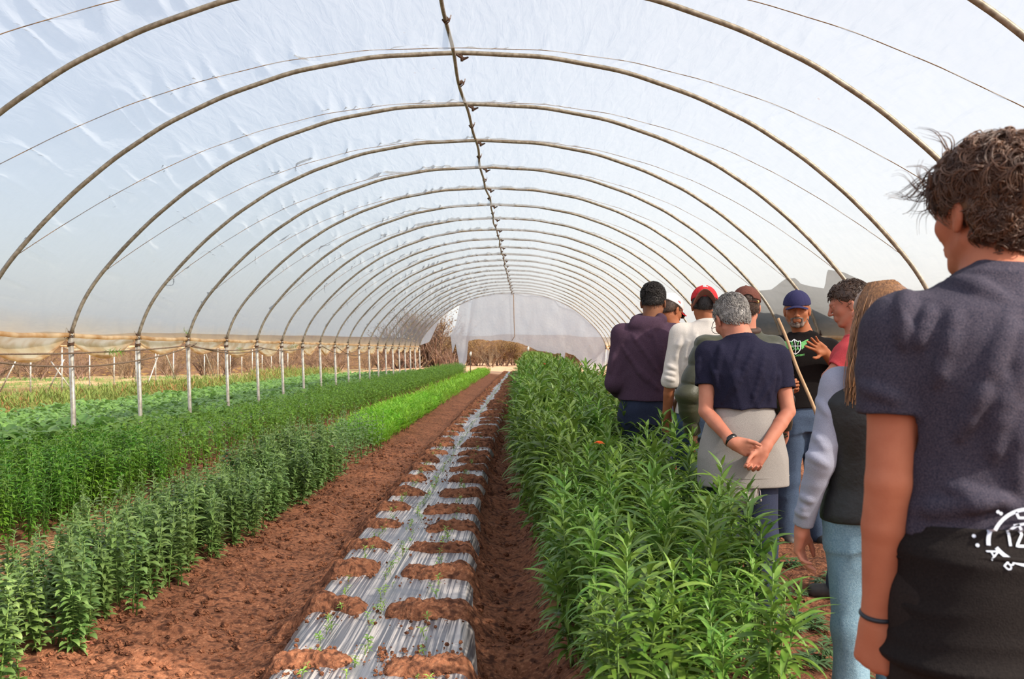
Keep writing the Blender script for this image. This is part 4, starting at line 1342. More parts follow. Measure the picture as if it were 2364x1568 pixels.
def head(S, c, R, s=1.0, jaw=1.0, face=True):
    c = npv(c)
    def L(x, y, z): return c + R @ (np.array([x, y, z]) * s)
    def E(x, y, z, r, k=.015, Rr=None): S.add(ell(L(x, y, z), np.array(r) * s, R if Rr is None else R @ Rr), k)
    def Cn(a, b, ra, rb, k=.01): S.add(cone(L(*a), L(*b), ra * s, rb * s), k)
    E(0, -.018, .035, (.076, .097, .083), .01)
    E(0, .012, .005, (.070, .078, .085), .03)
    E(0, .035, -.045, (.056 * jaw, .052, .062), .03)
    for q in (-1, 1):
        Cn((q * .054 * jaw, -.005, -.055), (q * .022, .062, -.098), .017, .015, .025)
        E(q * .045, .058, -.022, (.022, .022, .022), .02)
        Cn((q * .010, .093, .020), (q * .040, .080, .022), .0085, .008, .012)
        E(q * .0815, -.008, -.008, (.0085, .019, .031), .006, np.array(Matrix.Rotation(q * .35, 3, 'Z')))
        S.sub(ell(L(q * .090, .002, -.004), np.array((.006, .010, .017)) * s, R), .004)
        E(q * .081, -.004, -.034, (.006, .009, .010), .006)
    E(0, .068, -.100, (.020, .018, .017), .016)
    Cn((0, .094, .010), (0, .113, -.030), .0072, .0112, .008)
    for q in (-1, 1): E(q * .0125, .103, -.034, (.0085, .010, .0075), .006)
    E(0, .084, -.062, (.027, .013, .020), .012)
    Cn((-.020, .091, -.058), (.020, .091, -.058), .0045, .0045, .003)
    Cn((-.018, .090, -.070), (.018, .090, -.070), .0052, .0052, .003)
    Cn((0, .093, -.0575), (0, .0935, -.0576), .0050, .0050, .003)
    S.sub(cone(L(-.024, .104, -.0640), L(.024, .104, -.0640), .0026 * s, .0026 * s), .003)
    for q in (-1, 1):
        S.sub(ell(L(q * .032, .098, .0), np.array((.017, .013, .0105)) * s, R), .010)
        E(q * .032, .080, .0005, (.0145, .0125, .0125), .003)
        Cn((q * .019, .0895, .0085), (q * .046, .083, .0065), .0052, .0048, .002)
        Cn((q * .020, .088, -.0085), (q * .044, .083, -.008), .0042, .0040, .002)
    return L

SCALP = (.076, .097, .083)
def hair_shell(lo, hi, h, c, R, s, thick, line, noise=0, ns=60, mat=None, name='hair', extra=None, nape=None, squash=1):
    """line: (y1,z1,y2,z2) hair line from forehead to nape in the head's side view"""
    S = SDF(lo, hi, h); c = npv(c)
    S.add(ell(c + R @ (np.array([0, -.018, .035]) * s), (np.array(SCALP) + thick) * s, R), 0)
    S.add(ell(c + R @ (np.array([0, -.045, -.01]) * s), (np.array((.066, .060, .075)) + thick) * s, R), .02)
    if extra: extra(S)
    y1, z1, y2, z2 = line
    nrm = R @ unit([0, (z2 - z1), -(y2 - y1)])
    if (nrm @ (R @ np.array([0, 0, 1]))) > 0: nrm = -nrm
    S.cut(c + R @ (np.array([0, y1, z1]) * s), nrm, .012)
    if noise:
        S.warp(lambda x, y, z: noise * (fbm(x * ns, y * ns, z * ns, 3) - .45) * 2)
    return S.mesh(name, mat)

def locks(mb, c, R, s, n, seed, keep, length, rad, curl, freq, bend, stand=.5, sides=5, npt=9, lift=.0, part=None, maxr=None, EC=(0, -.018, .035), ER=SCALP, sub=1, subr=.004):
    """hair locks rooted on the scalp"""
    r = random.Random(seed); c = npv(c)
    k = 0; tries = 0
    while k < n and tries < n * 30:
        tries += 1
        d = unit([r.gauss(0, 1), r.gauss(0, 1), r.gauss(0, 1)])
        p = np.array(EC) + d * np.array(ER) * (1 + lift)
        if not keep(p): continue
        k += 1
        L = length(p) * r.uniform(.7, 1.25)
        flow = npv(bend(p)) + np.array([r.gauss(0, .18), r.gauss(0, .18), r.gauss(0, .18)])
        dirv = unit(d * stand + unit(flow) * (1 - stand))
        a = unit(np.cross(dirv, [.3, .2, .9])); b = np.cross(dirv, a); ph = r.uniform(0, 6.28); fr = freq * r.uniform(.8, 1.3)
        pts = []; q = p.copy(); v = dirv
        for i in range(npt):
            t = i / (npt - 1)
            pts.append(q + (a * math.cos(ph + fr * t) + b * math.sin(ph + fr * t)) * curl * min(1, t * 2.5))
            v = unit(v + unit(flow) * .22 + np.array([0, 0, -.06]))
            q = q + v * L / (npt - 1)
            if maxr is not None:
                e_ = (q - np.array(EC)) / np.array(ER); rr_ = np.linalg.norm(e_); mx_ = maxr(p)
                if rr_ > mx_: q = np.array(EC) + e_ / rr_ * mx_ * np.array(ER)
                if rr_ < 1.05: q = np.array(EC) + e_ / rr_ * 1.05 * np.array(ER)
        W = [c + R @ (x * s) for x in pts]
        tp = np.array([1, 1, .95, .9, .8, .7, .6, .45, .2, .2][:npt]) * rad
        if sub == 1: mb.tube(W, tp * r.uniform(.7, 1.2), sides, caps=False)
        else:
            W = np.array(W)
            for j in range(sub):
                of = np.array([r.gauss(0, 1), r.gauss(0, 1), r.gauss(0, 1)]) * subr
                of2 = np.array([r.gauss(0, 1), r.gauss(0, 1), r.gauss(0, 1)]) * subr * .8
                tt = np.linspace(0, 1, len(W))[:, None]
                mb.tube(W + of * (1 - tt * .5) + of2 * tt ** 1.5, tp * r.uniform(.7, 1.2), sides, caps=False)

def ring(S, c, n, ra, rb, r, k=.004, rot=0, seg=22):
    """ring of cones: collar"""
    n = unit(n); u = unit(np.cross([0, 1, .01], n)); v = np.cross(n, u)
    P_ = [npv(c) + u * ra * math.cos(a) + v * rb * math.sin(a) for a in np.linspace(0, 2 * np.pi, seg + 1)]
    for a, b in zip(P_[:-1], P_[1:]): S.add(cone(a, b, r), k)

def wrinkles(S, amp, sx, sy, sz, seed, mask=None, shear=(0, 0), sharp=2.0):
    """cloth folds: stretched ridged noise"""
    def f(x, y, z):
        xs = x + shear[0] * z; ys_ = y + shear[1] * z
        n = vn3(xs * sx + seed, ys_ * sy + seed * 1.7, z * sz + seed * .3)
        n2 = vn3(xs * sx * 2.1 + 5, ys_ * sy * 2.1, z * sz * 2 + seed)
        rd = (1 - np.abs(2 * n - 1)) ** sharp + .4 * (1 - np.abs(2 * n2 - 1)) ** sharp
        v = -amp * (rd - .5)
        if mask is not None: v = v * mask(x, y, z)
        return v
    S.warp(f)

def font_mesh(txt, size=1.0, bold=0.0, align='CENTER'):
    cu = bpy.data.curves.new('lettering', 'FONT'); cu.body = txt; cu.size = size; cu.align_x = align; cu.align_y = 'CENTER'; cu.offset = bold
    o = bpy.data.objects.new('lettering', cu); COL.objects.link(o)
    bpy.context.view_layer.update()
    dg = bpy.context.evaluated_depsgraph_get()
    me = bpy.data.meshes.new_from_object(o.evaluated_get(dg))
    V = np.zeros(len(me.vertices) * 3); me.vertices.foreach_get('co', V); V = V.reshape(-1, 3)
    T = [tuple(p.vertices) for p in me.polygons]
    bpy.data.objects.remove(o); bpy.data.curves.remove(cu); bpy.data.meshes.remove(me)
    return V, T

def project(bvh, V2, o, U, Vv, N, off=.0022):
    out = []
    o = Vector(tuple(o)); U = Vector(tuple(U)); Vv = Vector(tuple(Vv)); N = Vector(tuple(N))
    for u, v in V2:
        p = o + U * float(u) + Vv * float(v) + N * .3
        h = bvh.ray_cast(p, -N)
        q = h[0] + N * off if h[0] is not None else o + U * float(u) + Vv * float(v)
        out.append(tuple(q))
    return np.array(out)

def ribbon(pts, wd):
    """flat stroke along 2-D points"""
    p = np.array(pts, float); t = np.gradient(p, axis=0); t /= np.linalg.norm(t, axis=1)[:, None] + 1e-9
    n = np.stack([-t[:, 1], t[:, 0]], -1) * wd / 2
    V = np.stack([p + n, p - n], 1).reshape(-1, 2); i = np.arange(len(p) - 1) * 2
    return V, np.stack([i, i + 1, i + 3, i + 2], -1)
def dense(pts, n=8):
    out = []
    for a, b in zip(pts[:-1], pts[1:]):
        for k in range(n): out.append((a[0] + (b[0] - a[0]) * k / n, a[1] + (b[1] - a[1]) * k / n))
    out.append(pts[-1]); return out

def folds(S, pr, lines, k=.018, dy=0.0):
    """raised cloth folds along photo lines, laid on the side facing the viewer: (x0,y0,x1,y1,radius)"""
    for x0, y0, x1, y1, r in lines:
        pts = []
        for t in np.linspace(0, 1, 9):
            px, py = x0 + (x1 - x0) * t, y0 + (y1 - y0) * t
            v = pr.J(px, py, dy - .12)
            i = int(round((v[0] - S.lo[0]) / S.h)); j = int(round((v[2] - S.lo[2]) / S.h))
            if not (0 <= i < S.n[0] and 0 <= j < S.n[2]): continue
            col = S.d[i, :, j]; w_ = np.nonzero(col < 0)[0]
            if not len(w_): continue
            rr_ = r * (.35 + .65 * math.sin(math.pi * min(1, max(0, t)) ** .8))
            pts.append((np.array([v[0], S.lo[1] + w_[0] * S.h + rr_ * .30, v[2]]), rr_))
        for (a, ra), (b, rb) in zip(pts[:-1], pts[1:]):
            S.add(cone(a, b, ra, rb), k)
# ============================================================ people
def skin(name, a, b): return pm(name, a, b, 9, rough=.6, bump=.08, bscale=220, spec=.22)
sk_pale = skin('skin_pale', (178, 112, 84), (162, 96, 70))
sk_pink = skin('skin_pink', (192, 130, 106), (176, 110, 88))
sk_tan = skin('skin_tan', (170, 108, 76), (150, 90, 60))
sk_brown = skin('skin_brown', (140, 94, 68), (120, 78, 56))
def cloth(name, a, b, sc=260, bump=.35, rough=.9, sheen=.25): return pm(name, a, b, sc, rough=rough, bump=bump, bscale=420, spec=.12, sheen=0, lo=.3, hi=.7)
eye_m = pm('eye', (226, 220, 212), rough=.2)
iris_m = pm('iris', (40, 28, 20), rough=.2)

TL = [(0, .150, .108), (.10, .168, .120), (.28, .148, .104), (.48, .150, .104), (.70, .172, .118), (.82, .176, .112), (.90, .150, .092), (.955, .098, .070), (1, .062, .060)]

class Person:
    def __init__(s, x0, Y0, label, head_px, neck_px, hip, yaw=0, pitch=0, roll=0, hs=1.0, w=1.0, rot=0, skin=None, hdy=0, ndy=0, jaw=1.0, bow=0.0):
        s.Y0 = Y0; s.o = Vector((x0, Y0, 0)); s.hs = hs; s.w = w; s.rot = rot; s.skin = skin
        s.c = s.J(*head_px, hdy); s.R = frame(yaw, pitch, roll)
        s.nb = s.J(*neck_px, ndy)
        s.hip = npv(hip)                      # local hip centre
        s.jaw = jaw; s.bow = bow
        s.arms = {}; s.legs = []
        s.label = label
    def J(s, px, py, dy=0):
        return npv(P(px, py, s.Y0 + dy) - s.o)
    def arm(s, side, sh, el, wr, r=(.050, .040, .026), h=None):
        s.arms[side] = dict(sh=s.J(*sh), el=s.J(*el), wr=s.J(*wr), r=r, h=h)
    def levels(s, e=0, eb=None, z0=None, flare=0, tmax=1.0):
        eb = e if eb is None else eb
        out = []
        zh, zn = s.hip[2] - .10, s.nb[2]
        for t, a, b in TL:
            if t > tmax: continue
            z = zh + (zn - zh) * t
            k = np.clip((z - s.hip[2]) / (zn - s.hip[2]), 0, 1)
            bowv = s.bow * math.sin(math.pi * k)
            cx = s.hip[0] + (s.nb[0] - s.hip[0]) * k; cy = s.hip[1] + (s.nb[1] - s.hip[1]) * k - bowv
            tp = 1 if t < .93 else .5
            out.append((z, cx, cy, a * s.w + e * tp + flare * max(0, .5 - t), b * s.w + eb * tp + flare * max(0, .5 - t)))
        if z0 is not None:
            A = np.array(out)
            r = [np.interp(z0, A[:, 0], A[:, i]) for i in range(5)]
            if z0 < A[0, 0]:
                r = list(A[0]); r[3] += flare * (A[0, 0] - z0); r[4] += flare * (A[0, 0] - z0)
            r[0] = z0
            out = [tuple(r)] + [o for o in out if o[0] > z0 + .01]
        return out
    def body(s, h=.006, legs=True, hx=.0):
        pts = [s.c, s.nb, s.hip] + [v for a in s.arms.values() for v in (a['sh'], a['el'], a['wr'])]
        A = np.array(pts); lo = A.min(0) - .22; hi = A.max(0) + .20; lo[2] = min(A[:, 2].min() - .24, s.hip[2] - .25); hi[2] = s.c[2] + .16
        S = SDF(lo, hi, h)
        S.add(loft(s.levels(), s.rot), 0)
        for sd, a in s.arms.items():
            r = a['r']
            k_ = .75
            S.add(cone(s.nb + np.array([0, 0, -.075]), a['sh'] + np.array([0, 0, -.01]), .05, r[0]), .05)
            S.add(cone(a['sh'], a['sh'] * .45 + a['el'] * .55, r[0], r[0] * .93), .03)
            S.add(cone(a['sh'] * .45 + a['el'] * .55, a['el'], r[0] * .93, r[1] * .96), .006)
            m = a['el'] * .68 + a['wr'] * .32
            S.add(cone(a['el'], m, r[1] * .96, r[1] * .97), .008)
            S.add(cone(m, a['wr'], r[1] * .97, r[2]), .006)
            if a['h']: 
                hk = dict(a['h']); hand(S, a['wr'], **hk)
        s.L = head(S, s.c, s.R, s.hs, s.jaw)
        S.add(cone(s.c + s.R @ np.array([0, -.028, -.055]) * s.hs, s.nb, .054 * s.hs, .060 * s.hs), .02)
        S.add(cone(s.c + s.R @ np.array([0, -.01, -.08]) * s.hs, s.nb + np.array([0, .0, -.03]), .048 * s.hs, .058 * s.hs), .03)
        if legs:
            for q in (-1, 1):
                pass
        me = S.mesh('person', s.skin)
        o = link('person', me, None, s.o)
        s.root = o; s.bodyS = S
        tag(o, s.label, 'person', 'visitors and guide listening in the tunnel')
        return o
    def sleeve(s, S, side, f0, f1, r0, r1, k=.04, r2=None):
        """f: 0 shoulder, 1 elbow, 2 wrist"""
        a = s.arms[side]
        def at(f): return a['sh'] * (1 - f) + a['el'] * f if f <= 1 else a['el'] * (2 - f) + a['wr'] * (f - 1)
        if f1 <= 1:
            fm = f0 + (f1 - f0) * .45; rm = r0 + (r1 - r0) * .45
            S.add(cone(at(f0), at(fm), r0, rm), k); S.add(flatcone(at(fm), at(f1), rm, r1), .014)
        else:
            rm = (r0 + r1) / 2 if r2 is None else r2
            S.add(cone(at(f0), at(1), r0, rm), k); S.add(flatcone(at(1), at(f1), rm, r1), .02)
        return at(f1), unit(at(f1) - at(f1 - .05))
    def shirt(s, name, mat, e=.014, z0=1.0, sl=None, h=.006, wr=(.010, 5, 5, 1.6), shear=(0, 0), flare=0, seed=1, eb=None, extra=None, neck=.0, collar=True, mask=None, tmax=1.0, fl=None):
        A = s.levels(e, eb, z0, flare, tmax)
        AA = np.array([s.nb] + [v for a in s.arms.values() for v in (a['sh'], a['el'], a['wr'])]); lo = np.minimum(AA.min(0), [s.hip[0] - .25, s.hip[1] - .22, z0]) - .09; hi = np.maximum(AA.max(0), [s.hip[0] + .25, s.hip[1] + .22, z0]) + .10
        lo[2] = min(z0, *(v['el'][2] for v in s.arms.values())) - .1 if sl and any(q[1] > .8 for q in sl.values()) else z0 - .04
        if sl and any(q[1] > 1.2 for q in sl.values()): lo[2] = min(lo[2], min(v['wr'][2] for v in s.arms.values()) - .04)
        hi[2] = s.nb[2] + .10
        S = SDF(lo, hi, h)
        S.add(loft(A, s.rot), 0)
        ends = []
        for side, q in (sl or {}).items():
            a = s.arms[side]
            S.add(cone(s.nb + np.array([0, 0, -.07]), a['sh'] + np.array([0, 0, -.005]), .055 + e * .6, q[2] * .98), .05)
            p, n = s.sleeve(S, side, 0, q[1], q[2], q[3], .035, q[4] if len(q) > 4 else None)
            ends.append((p, n, q[3]))
        S.add(cone(s.nb + np.array([0, -.012, -.08]), s.nb + np.array([0, -.004, -.030]), .085, .066 * s.hs), .03)
        if extra: extra(S)
        if fl: folds(S, s, fl)
        def wm(x, y, z):
            m_ = np.ones_like(x) if mask is None else mask(x, y, z)
            for p, n, r in ends:
                m_ = m_ * (1 - .85 * np.exp(-((x - p[0]) ** 2 + (y - p[1]) ** 2 + (z - p[2]) ** 2) / .10 ** 2))
            return m_
        wrinkles(S, wr[0], wr[1], wr[2], wr[3], seed, wm, shear)
        for p, n, r in ends:
            # flat open cuff
            S.sub(cone(p - n * .008, p + n * .03, r - .012), .002)
        if collar:
            ring(S, s.nb + np.array([0, .004, neck]), unit(s.c - s.nb) * .3 + np.array([0, 0, .7]), .066 * s.hs, .064 * s.hs, .0075, .006)
        me = S.mesh(name, mat)
        o = link(name, me, s.root); s.S = S
        return o
    def pants(s, mat, feet, h=.009, r=(.098, .070, .062), z1=None, name='trousers', knees=None, seed=3, top=None):
        top = s.hip[2] + .12 if top is None else top
        S = SDF(s.hip * [1, 1, 0] - [.34, .34, .0], [s.hip[0] + .34, s.hip[1] + .34, top + .05], h)
        lv = [l for l in s.levels(.014, None, s.hip[2] - .15) if l[0] < top + .04]
        lv = [(z, a, b, c, d) for z, a, b, c, d in lv]
        S.add(loft(lv, s.rot), 0)
        c, n = math.cos(s.rot), math.sin(s.rot)
        for i, q in enumerate((-1, 1)):
            hp = s.hip + np.array([q * .085 * c * s.w, q * .085 * n * s.w, -.08]); ft = npv(feet[i]); kn = (hp + ft) / 2 + np.array([0, .0, .03]) if knees is None else npv(knees[i])
            S.add(cone(hp, kn, r[0] * s.w, r[1]), .035); S.add(cone(kn, ft + np.array([0, 0, .07]), r[1], r[2]), .03)
        S.cut([0, 0, top], [0, 0, 1])
        wrinkles(S, .009, 7, 7, 5, seed)
        return link(name, S.mesh(name, mat), s.root)
    def shoes(s, mat, feet, yaw=0):
        for ft in feet:
            S = SDF(npv(ft) - [.2, .2, .02], npv(ft) + [.2, .2, .15], .006)
            R = frame(yaw)
            f = R @ np.array([0, 1, 0]); b = npv(ft)
            S.add(cone(b + f * -.04 + [0, 0, .045], b + f * .13 + [0, 0, .035], .042, .040), 0)
            S.add(cone(b + [0, 0, .05], b + [0, 0, .10], .045, .048), .02)
            S.cut([0, 0, ft[2] + .004], [0, 0, -1])
            link('shoe', S.mesh('shoe', mat), s.root)
    def eyes(s):
        for q in (-1, 1):
            mb = MB(); c = s.L(q * .032, .0795, .0005)
            V, Q, T = [], [], []
            n = 10
            f = s.R @ np.array([0, 1, 0])
            mb.tube([c - f * .010, c + f * .004, c + f * .0095, c + f * .0115], [.010, .0095, .006, .001], 12, 0)
            mb.tube([c + f * .0085, c + f * .0112, c + f * .0124], [.006, .005, .0006], 10, 1)
            mb.build('eye', [eye_m, iris_m], s.root)
    def hair(s, thick, line, mat, noise=.003, ns=60, h=.005, extra=None, smooth=True, name='hair'):
        me = hair_shell(s.c - .17, s.c + .17, h, s.c, s.R, s.hs, thick, line, noise, ns, mat, name, extra)
        return link(name, me, s.root)
    def cap(s, mat, brim_mat, back=False, z0=.038, tilt=0.0, thick=.018, h=.0035, carve=None, blen=.075, bcurve=6.0, bdrop=.0, bw=.080):
        Rc = s.R @ np.array(Matrix.Rotation(tilt, 3, 'X'))
        S = SDF(s.c - .19, s.c + .19, h); c = s.c
        k = s.hs
        S.add(ell(c + s.R @ (np.array([0, -.016, .036]) * k), (np.array(SCALP) + thick) * k, s.R), 0)
        base = c + Rc @ (np.array([0, -.016, z0]) * k)
        S.cut(base, -(Rc @ np.array([0, 0, 1])), .004)
        # seams between the panels and the top button
        def seam(x, y, z): 
            a = np.arctan2(x, y + .016); r = np.abs(((a / (math.pi / 3) + .5) % 1) - .5) * (math.pi / 3) * np.hypot(x, y)
            return r
        def wf(x, y, z):
            p = (np.stack([x - c[0], y - c[1], z - c[2]], -1)) @ s.R
            a = np.arctan2(p[:, 0], p[:, 1] + .016); r = np.abs(((a / (math.pi / 3)) % 1) - .5)
            return .0022 * np.exp(-((.5 - np.abs(r)) * np.hypot(p[:, 0], p[:, 1] + .016) / .004) ** 2) * 0 + .0016 * np.exp(-(r * np.hypot(p[:, 0], p[:, 1] + .016) / .004) ** 2)
        S.warp(wf)
        S.add(ell(c + s.R @ (np.array([0, -.016, .036 + .083 + thick + .001]) * k), np.array([.008, .008, .004]), s.R), .002)
        if carve is not None: S.sub(carve(s), .002)
        dome = link('cap', S.mesh('cap', mat), s.root)
        # brim
        sg = -1 if back else 1
        B = SDF(s.c - .24, s.c + .24, h)
        ys = (-.016 + sg * (.097 + thick) * .86) * k
        def bf(x, y, z):
            yy = (y - ys) * sg
            zz = z - z0 * k - .004 - bdrop * yy + bcurve * x * x + 1.2 * np.clip(yy, 0, 1) ** 2 * 0
            o = np.sqrt((x / bw) ** 2 + (np.clip(yy + .03, 0, 9) / (blen + .03)) ** 2)
            return np.maximum(np.maximum((o - 1) * .07, np.abs(zz) - .0035), -(yy + .022))
        B.add(local(c, Rc, .22, bf), 0)
        B.sub(ell(c + s.R @ (np.array([0, -.016, .036]) * k), (np.array(SCALP) + thick - .004) * k, s.R), .002)
        link('brim', B.mesh('brim', brim_mat), dome)
        s.capS = S
        return dome
    def finish(s):
        pass

def fuzz(pr, mat, seed, line, n=900, L=.011, rad=.0011, sub=1):
    """short cropped hair lying over the scalp"""
    y1, z1, y2, z2 = line; sl = (z1 - z2) / (y1 - y2)
    mb = MB()
    kp = lambda p: p[2] > z1 + (p[1] - y1) * sl + .002 and p[2] < .07
    bend = lambda p: np.array([p[0], -.2, -.5])
    locks(mb, pr.c, pr.R, pr.hs, n, seed, kp, lambda p: L, rad, .0008, 3, bend, .3, 3, 4, .10, maxr=lambda p: 1.18)
    locks(mb, pr.c, pr.R, pr.hs, n, seed + 1, lambda p: kp(p) and p[1] < -.02, lambda p: L, rad, .0008, 3, bend, .3, 3, 4, .10, maxr=lambda p: 1.2, EC=(0, -.045, -.01), ER=(.066, .060, .075))
    mb.build('cropped_hair', mat, pr.root)

def bvh_of(S):
    return BVHTree.FromPolygons([tuple(v) for v in S.V], [tuple(int(i) for i in q) for q in S.Q])
def patch_obj(name, V2, Fc, bvh, o, U, Vv, N, mat, parent, off=.0022):
    V = project(bvh, V2, o, U, Vv, N, off)
    me = bpy.data.meshes.new(name); me.from_pydata([tuple(v) for v in V], [], [tuple(int(i) for i in f) for f in Fc]); me.materials.append(mat); me.update()
    return link(name, me, parent)

# ------------------------------------------------------------ A: young man in front
A = Person(P(2290, 0, 1.95).x, 1.95, 'person seen from behind in heather navy t-shirt, with curly brown hair, nearest the camera', (2279, 492), (2303, 636), (.0, .0, .97),
           yaw=.36, pitch=.06, hs=1.03, w=1.04, skin=sk_pale, hdy=.03, ndy=-.01)
A.arm('L', (2078, 768, 0), (2054, 1112, -.02), (2026, 1432, .03), (.054, .047, .0295),
      h=dict(fdir=(-.08, .12, -1), pn=(.75, .65, .05), ts=(.62, -.72, .1), curls=[(1.0, 1.3, .8), (1.15, 1.35, .8), (1.25, 1.35, .8), (1.3, 1.35, .8)], thumb=(.25, .75, .55), s=1.06))
A.arm('R', (2525, 768, 0), (2560, 1105, -.02), (2570, 1420, .05), (.056, .046, .031), h=dict(fdir=(.05, .15, -1), pn=(-.9, .2, 0), ts=(-.2, .9, .1), curl=(.5, .6, .4), s=1.05))
A.body(.0048)
navyh = cloth('heather_navy_cotton', (38, 40, 54), (76, 70, 80), 330, .4)
def Acut(x, y, z): return 1
A.shirt('tshirt', navyh, .026, 1.055, {'L': (0, .56, .070, .071), 'R': (0, .56, .070, .071)}, .0055, (.010, 7.0, 4.0, 1.3), shear=(.35, 0), seed=4, flare=.02, neck=.004, eb=.03, fl=[(2131, 676, 2105, 745, .010), (2104, 741, 2108, 800, .009), (2208, 725, 2168, 885, .011), (2162, 715, 2135, 800, .009), (2323, 730, 2240, 930, .014), (2253, 900, 2215, 1010, .012), (2304, 880, 2285, 1060, .018), (2350, 760, 2330, 900, .014), (2345, 950, 2335, 1120, .018), (2200, 1130, 2330, 1165, .012), (2150, 1185, 2300, 1150, .012), (2390, 800, 2380, 1000, .016), (2240, 640, 2330, 700, .008), (2000, 880, 2100, 930, .006)])
hood_m = cloth('black_fleece', (26, 23, 23), (36, 32, 31), 240, .35)
def tied(P_, name, mat, z1, z0, a1, a0, b1, b0, h, seed, amp=.012, shear=(0, 0), zsc=2.2, mats=None, cx=None, cy=0, cut_front=None, hscale=4.5):
    """garment knotted round the waist, hanging as a curtain"""
    S = SDF([P_.hip[0] - .36, P_.hip[1] - .34, z0 - .05], [P_.hip[0] + .36, P_.hip[1] + .34, z1 + .06], h)
    hx = P_.hip[0] if cx is None else cx; hy_ = P_.hip[1] + cy
    S.add(loft([(z0, hx, hy_, a0, b0), (z0 + (z1 - z0) * .35, hx, hy_, a0 * .98, b0 * .98), (z0 + (z1 - z0) * .75, hx, hy_, (a1 + a0) / 2, (b0 + b1) / 2), (z1, hx, hy_, a1, b1)]), 0)
    wrinkles(S, amp, hscale, hscale, zsc, seed, None, shear)
    S.cut([0, 0, z0 + .004], [0, -.0, -1], .006)
    S.sub(ell([hx, hy_, z0], [a0 - .03, b0 - .03, .10]), .01)
    me = S.mesh(name, mat); o = link(name, me, P_.root)
    return o, S
o, SA = tied(A, 'tied_hoodie', hood_m, 1.075, .79, .188, .205, .150, .165, .0055, 11, .014, (0, 0), 9.0, hscale=1.6)
mb = MB()
zz = 1.013
mb.tube([(A.hip[0] + .200 * math.cos(a), A.hip[1] + .164 * math.sin(a), zz + .010 * math.sin(3 * a + 1)) for a in np.linspace(math.pi * .9, math.pi * 2.1, 40)], .006, 6)
mb.build('fold', hood_m, o)
# print on the hoodie
prt = pm('pale_print', (206, 214, 226), (186, 196, 214), 40, rough=.6)
bv = bvh_of(SA)
def AP(px, py):
    v = A.J(px, py, -.16); return np.array([v[0], v[2]])
lo_o = A.J(2373, 1246, -.16); U_, V_, N_ = (1, 0, 0), (0, 0, 1), (0, -1, 0)
sc_ = (1.95 - .16) / F
an = np.linspace(math.radians(35), math.radians(335), 60)
for cy_, a0_, a1_ in ((1262, 0, math.pi), (1217, math.radians(215), math.radians(325))):
    V2, Q2 = ribbon([(.067 * math.cos(a), .067 * math.sin(a)) for a in np.linspace(a0_, a1_, 50)], .0066)
    patch_obj('print_ring', V2, Q2, bv, A.J(2375, cy_, -.16), U_, V_, N_, prt, o)
for ch, px, py, rt in [('B', 2326, 1303, 2.35 - 3.14), ('A', 2296, 1280, -1.15)]:
    V2, T2 = font_mesh(ch, .028, .0)
    c_, s_ = math.cos(rt), math.sin(rt)
    V2 = np.stack([V2[:, 0] * c_ - V2[:, 1] * s_, V2[:, 0] * s_ + V2[:, 1] * c_], -1)
    of = A.J(px, py, -.16)
    patch_obj('printed_letter', V2, T2, bv, of, U_, V_, N_, prt, o)
for px, py in [(2261, 1243), (2266, 1263), (2311, 1186), (2304, 1182)]:
    k = 10; V2 = [(0, 0)] + [(.0032 * math.cos(a), .0032 * math.sin(a)) for a in np.linspace(0, 6.283, k, endpoint=False)]
    patch_obj('printed_dot', V2, [(0, i + 1, (i + 1) % k + 1) for i in range(k)], bv, A.J(px, py, -.16), U_, V_, N_, prt, o)
for pts in [[(2336, 1262), (2334, 1222), (2352, 1212), (2364, 1236), (2350, 1262), (2375, 1262)], [(2346, 1182), (2352, 1196), (2366, 1196), (2380, 1186)], [(2340, 1214), (2390, 1206)]]:
    q = [((p[0] - 2373) * sc_, -(p[1] - 1246) * sc_) for p in pts]
    V2, Q2 = ribbon(dense(q, 6), .0046); patch_obj('print_stroke', V2, Q2, bv, lo_o, U_, V_, N_, prt, o)
pant_g = cloth('charcoal_twill', (44, 38, 36), (34, 30, 29), 200, .3)
fA = [(-.10, .02, .0), (.11, .08, .0)]
A.pants(pant_g, fA, .008, (.110, .078, .07), seed=9)
shoe_d = pm('dark_shoe', (52, 50, 50), (70, 66, 62), 20, rough=.6)
shoe_w = pm('white_shoe', (214, 212, 210), (190, 188, 186), 20, rough=.5)
A.shoes(shoe_d, fA)
# black band on the wrist
wr = A.arms['L']; n_ = unit(wr['wr'] - wr['el']); cc = wr['wr'] - n_ * .012
u_ = unit(np.cross(n_, [0, 1, 0])); v_ = np.cross(n_, u_)
mb = MB(); mb.tube([cc + (u_ * math.cos(a) + v_ * math.sin(a)) * .0325 for a in np.linspace(0, 6.283, 26)], .005, 7)
mb.build('wristband', pm('black_band', (24, 30, 38), rough=.5), A.root)
hair_b = pm('brown_hair', (66, 44, 32), (98, 68, 48), 30, rough=.42, spec=.5, stretch=(1, 1, 1))
HL = (.088, .062, -.090, -.082)
A.hair(.012, HL, hair_b, .006, 40, .005)
mb = MB()
def keepA(p):
    y, z = p[1], p[2]
    if abs(p[0]) > .05 and z < .03 and -.035 < y < .03: return False
    return z > .062 + (y - .088) * .81 + .004
locks(mb, A.c, A.R, A.hs, 760, 5, keepA, lambda p: .06 + .03 * np.clip(p[2] / .1, 0, 1), .0016, .0085, 7.0, lambda p: np.array([p[0] * 1.5 - .02, p[1] * 1.2 - .05, -.12]), .25, 4, 10, .10, sub=5, subr=.0036, maxr=lambda p: 1.17 + .14 * np.clip(p[2] / .1, 0, 1))
locks(mb, A.c, A.R, A.hs, 330, 6, lambda p: p[2] > .055, lambda p: .085, .0016, .014, 5.5, lambda p: np.array([p[0] * 3, p[1] * 2 + .03, .0]), .45, 4, 10, .12, sub=5, subr=.0042, maxr=lambda p: 1.36)
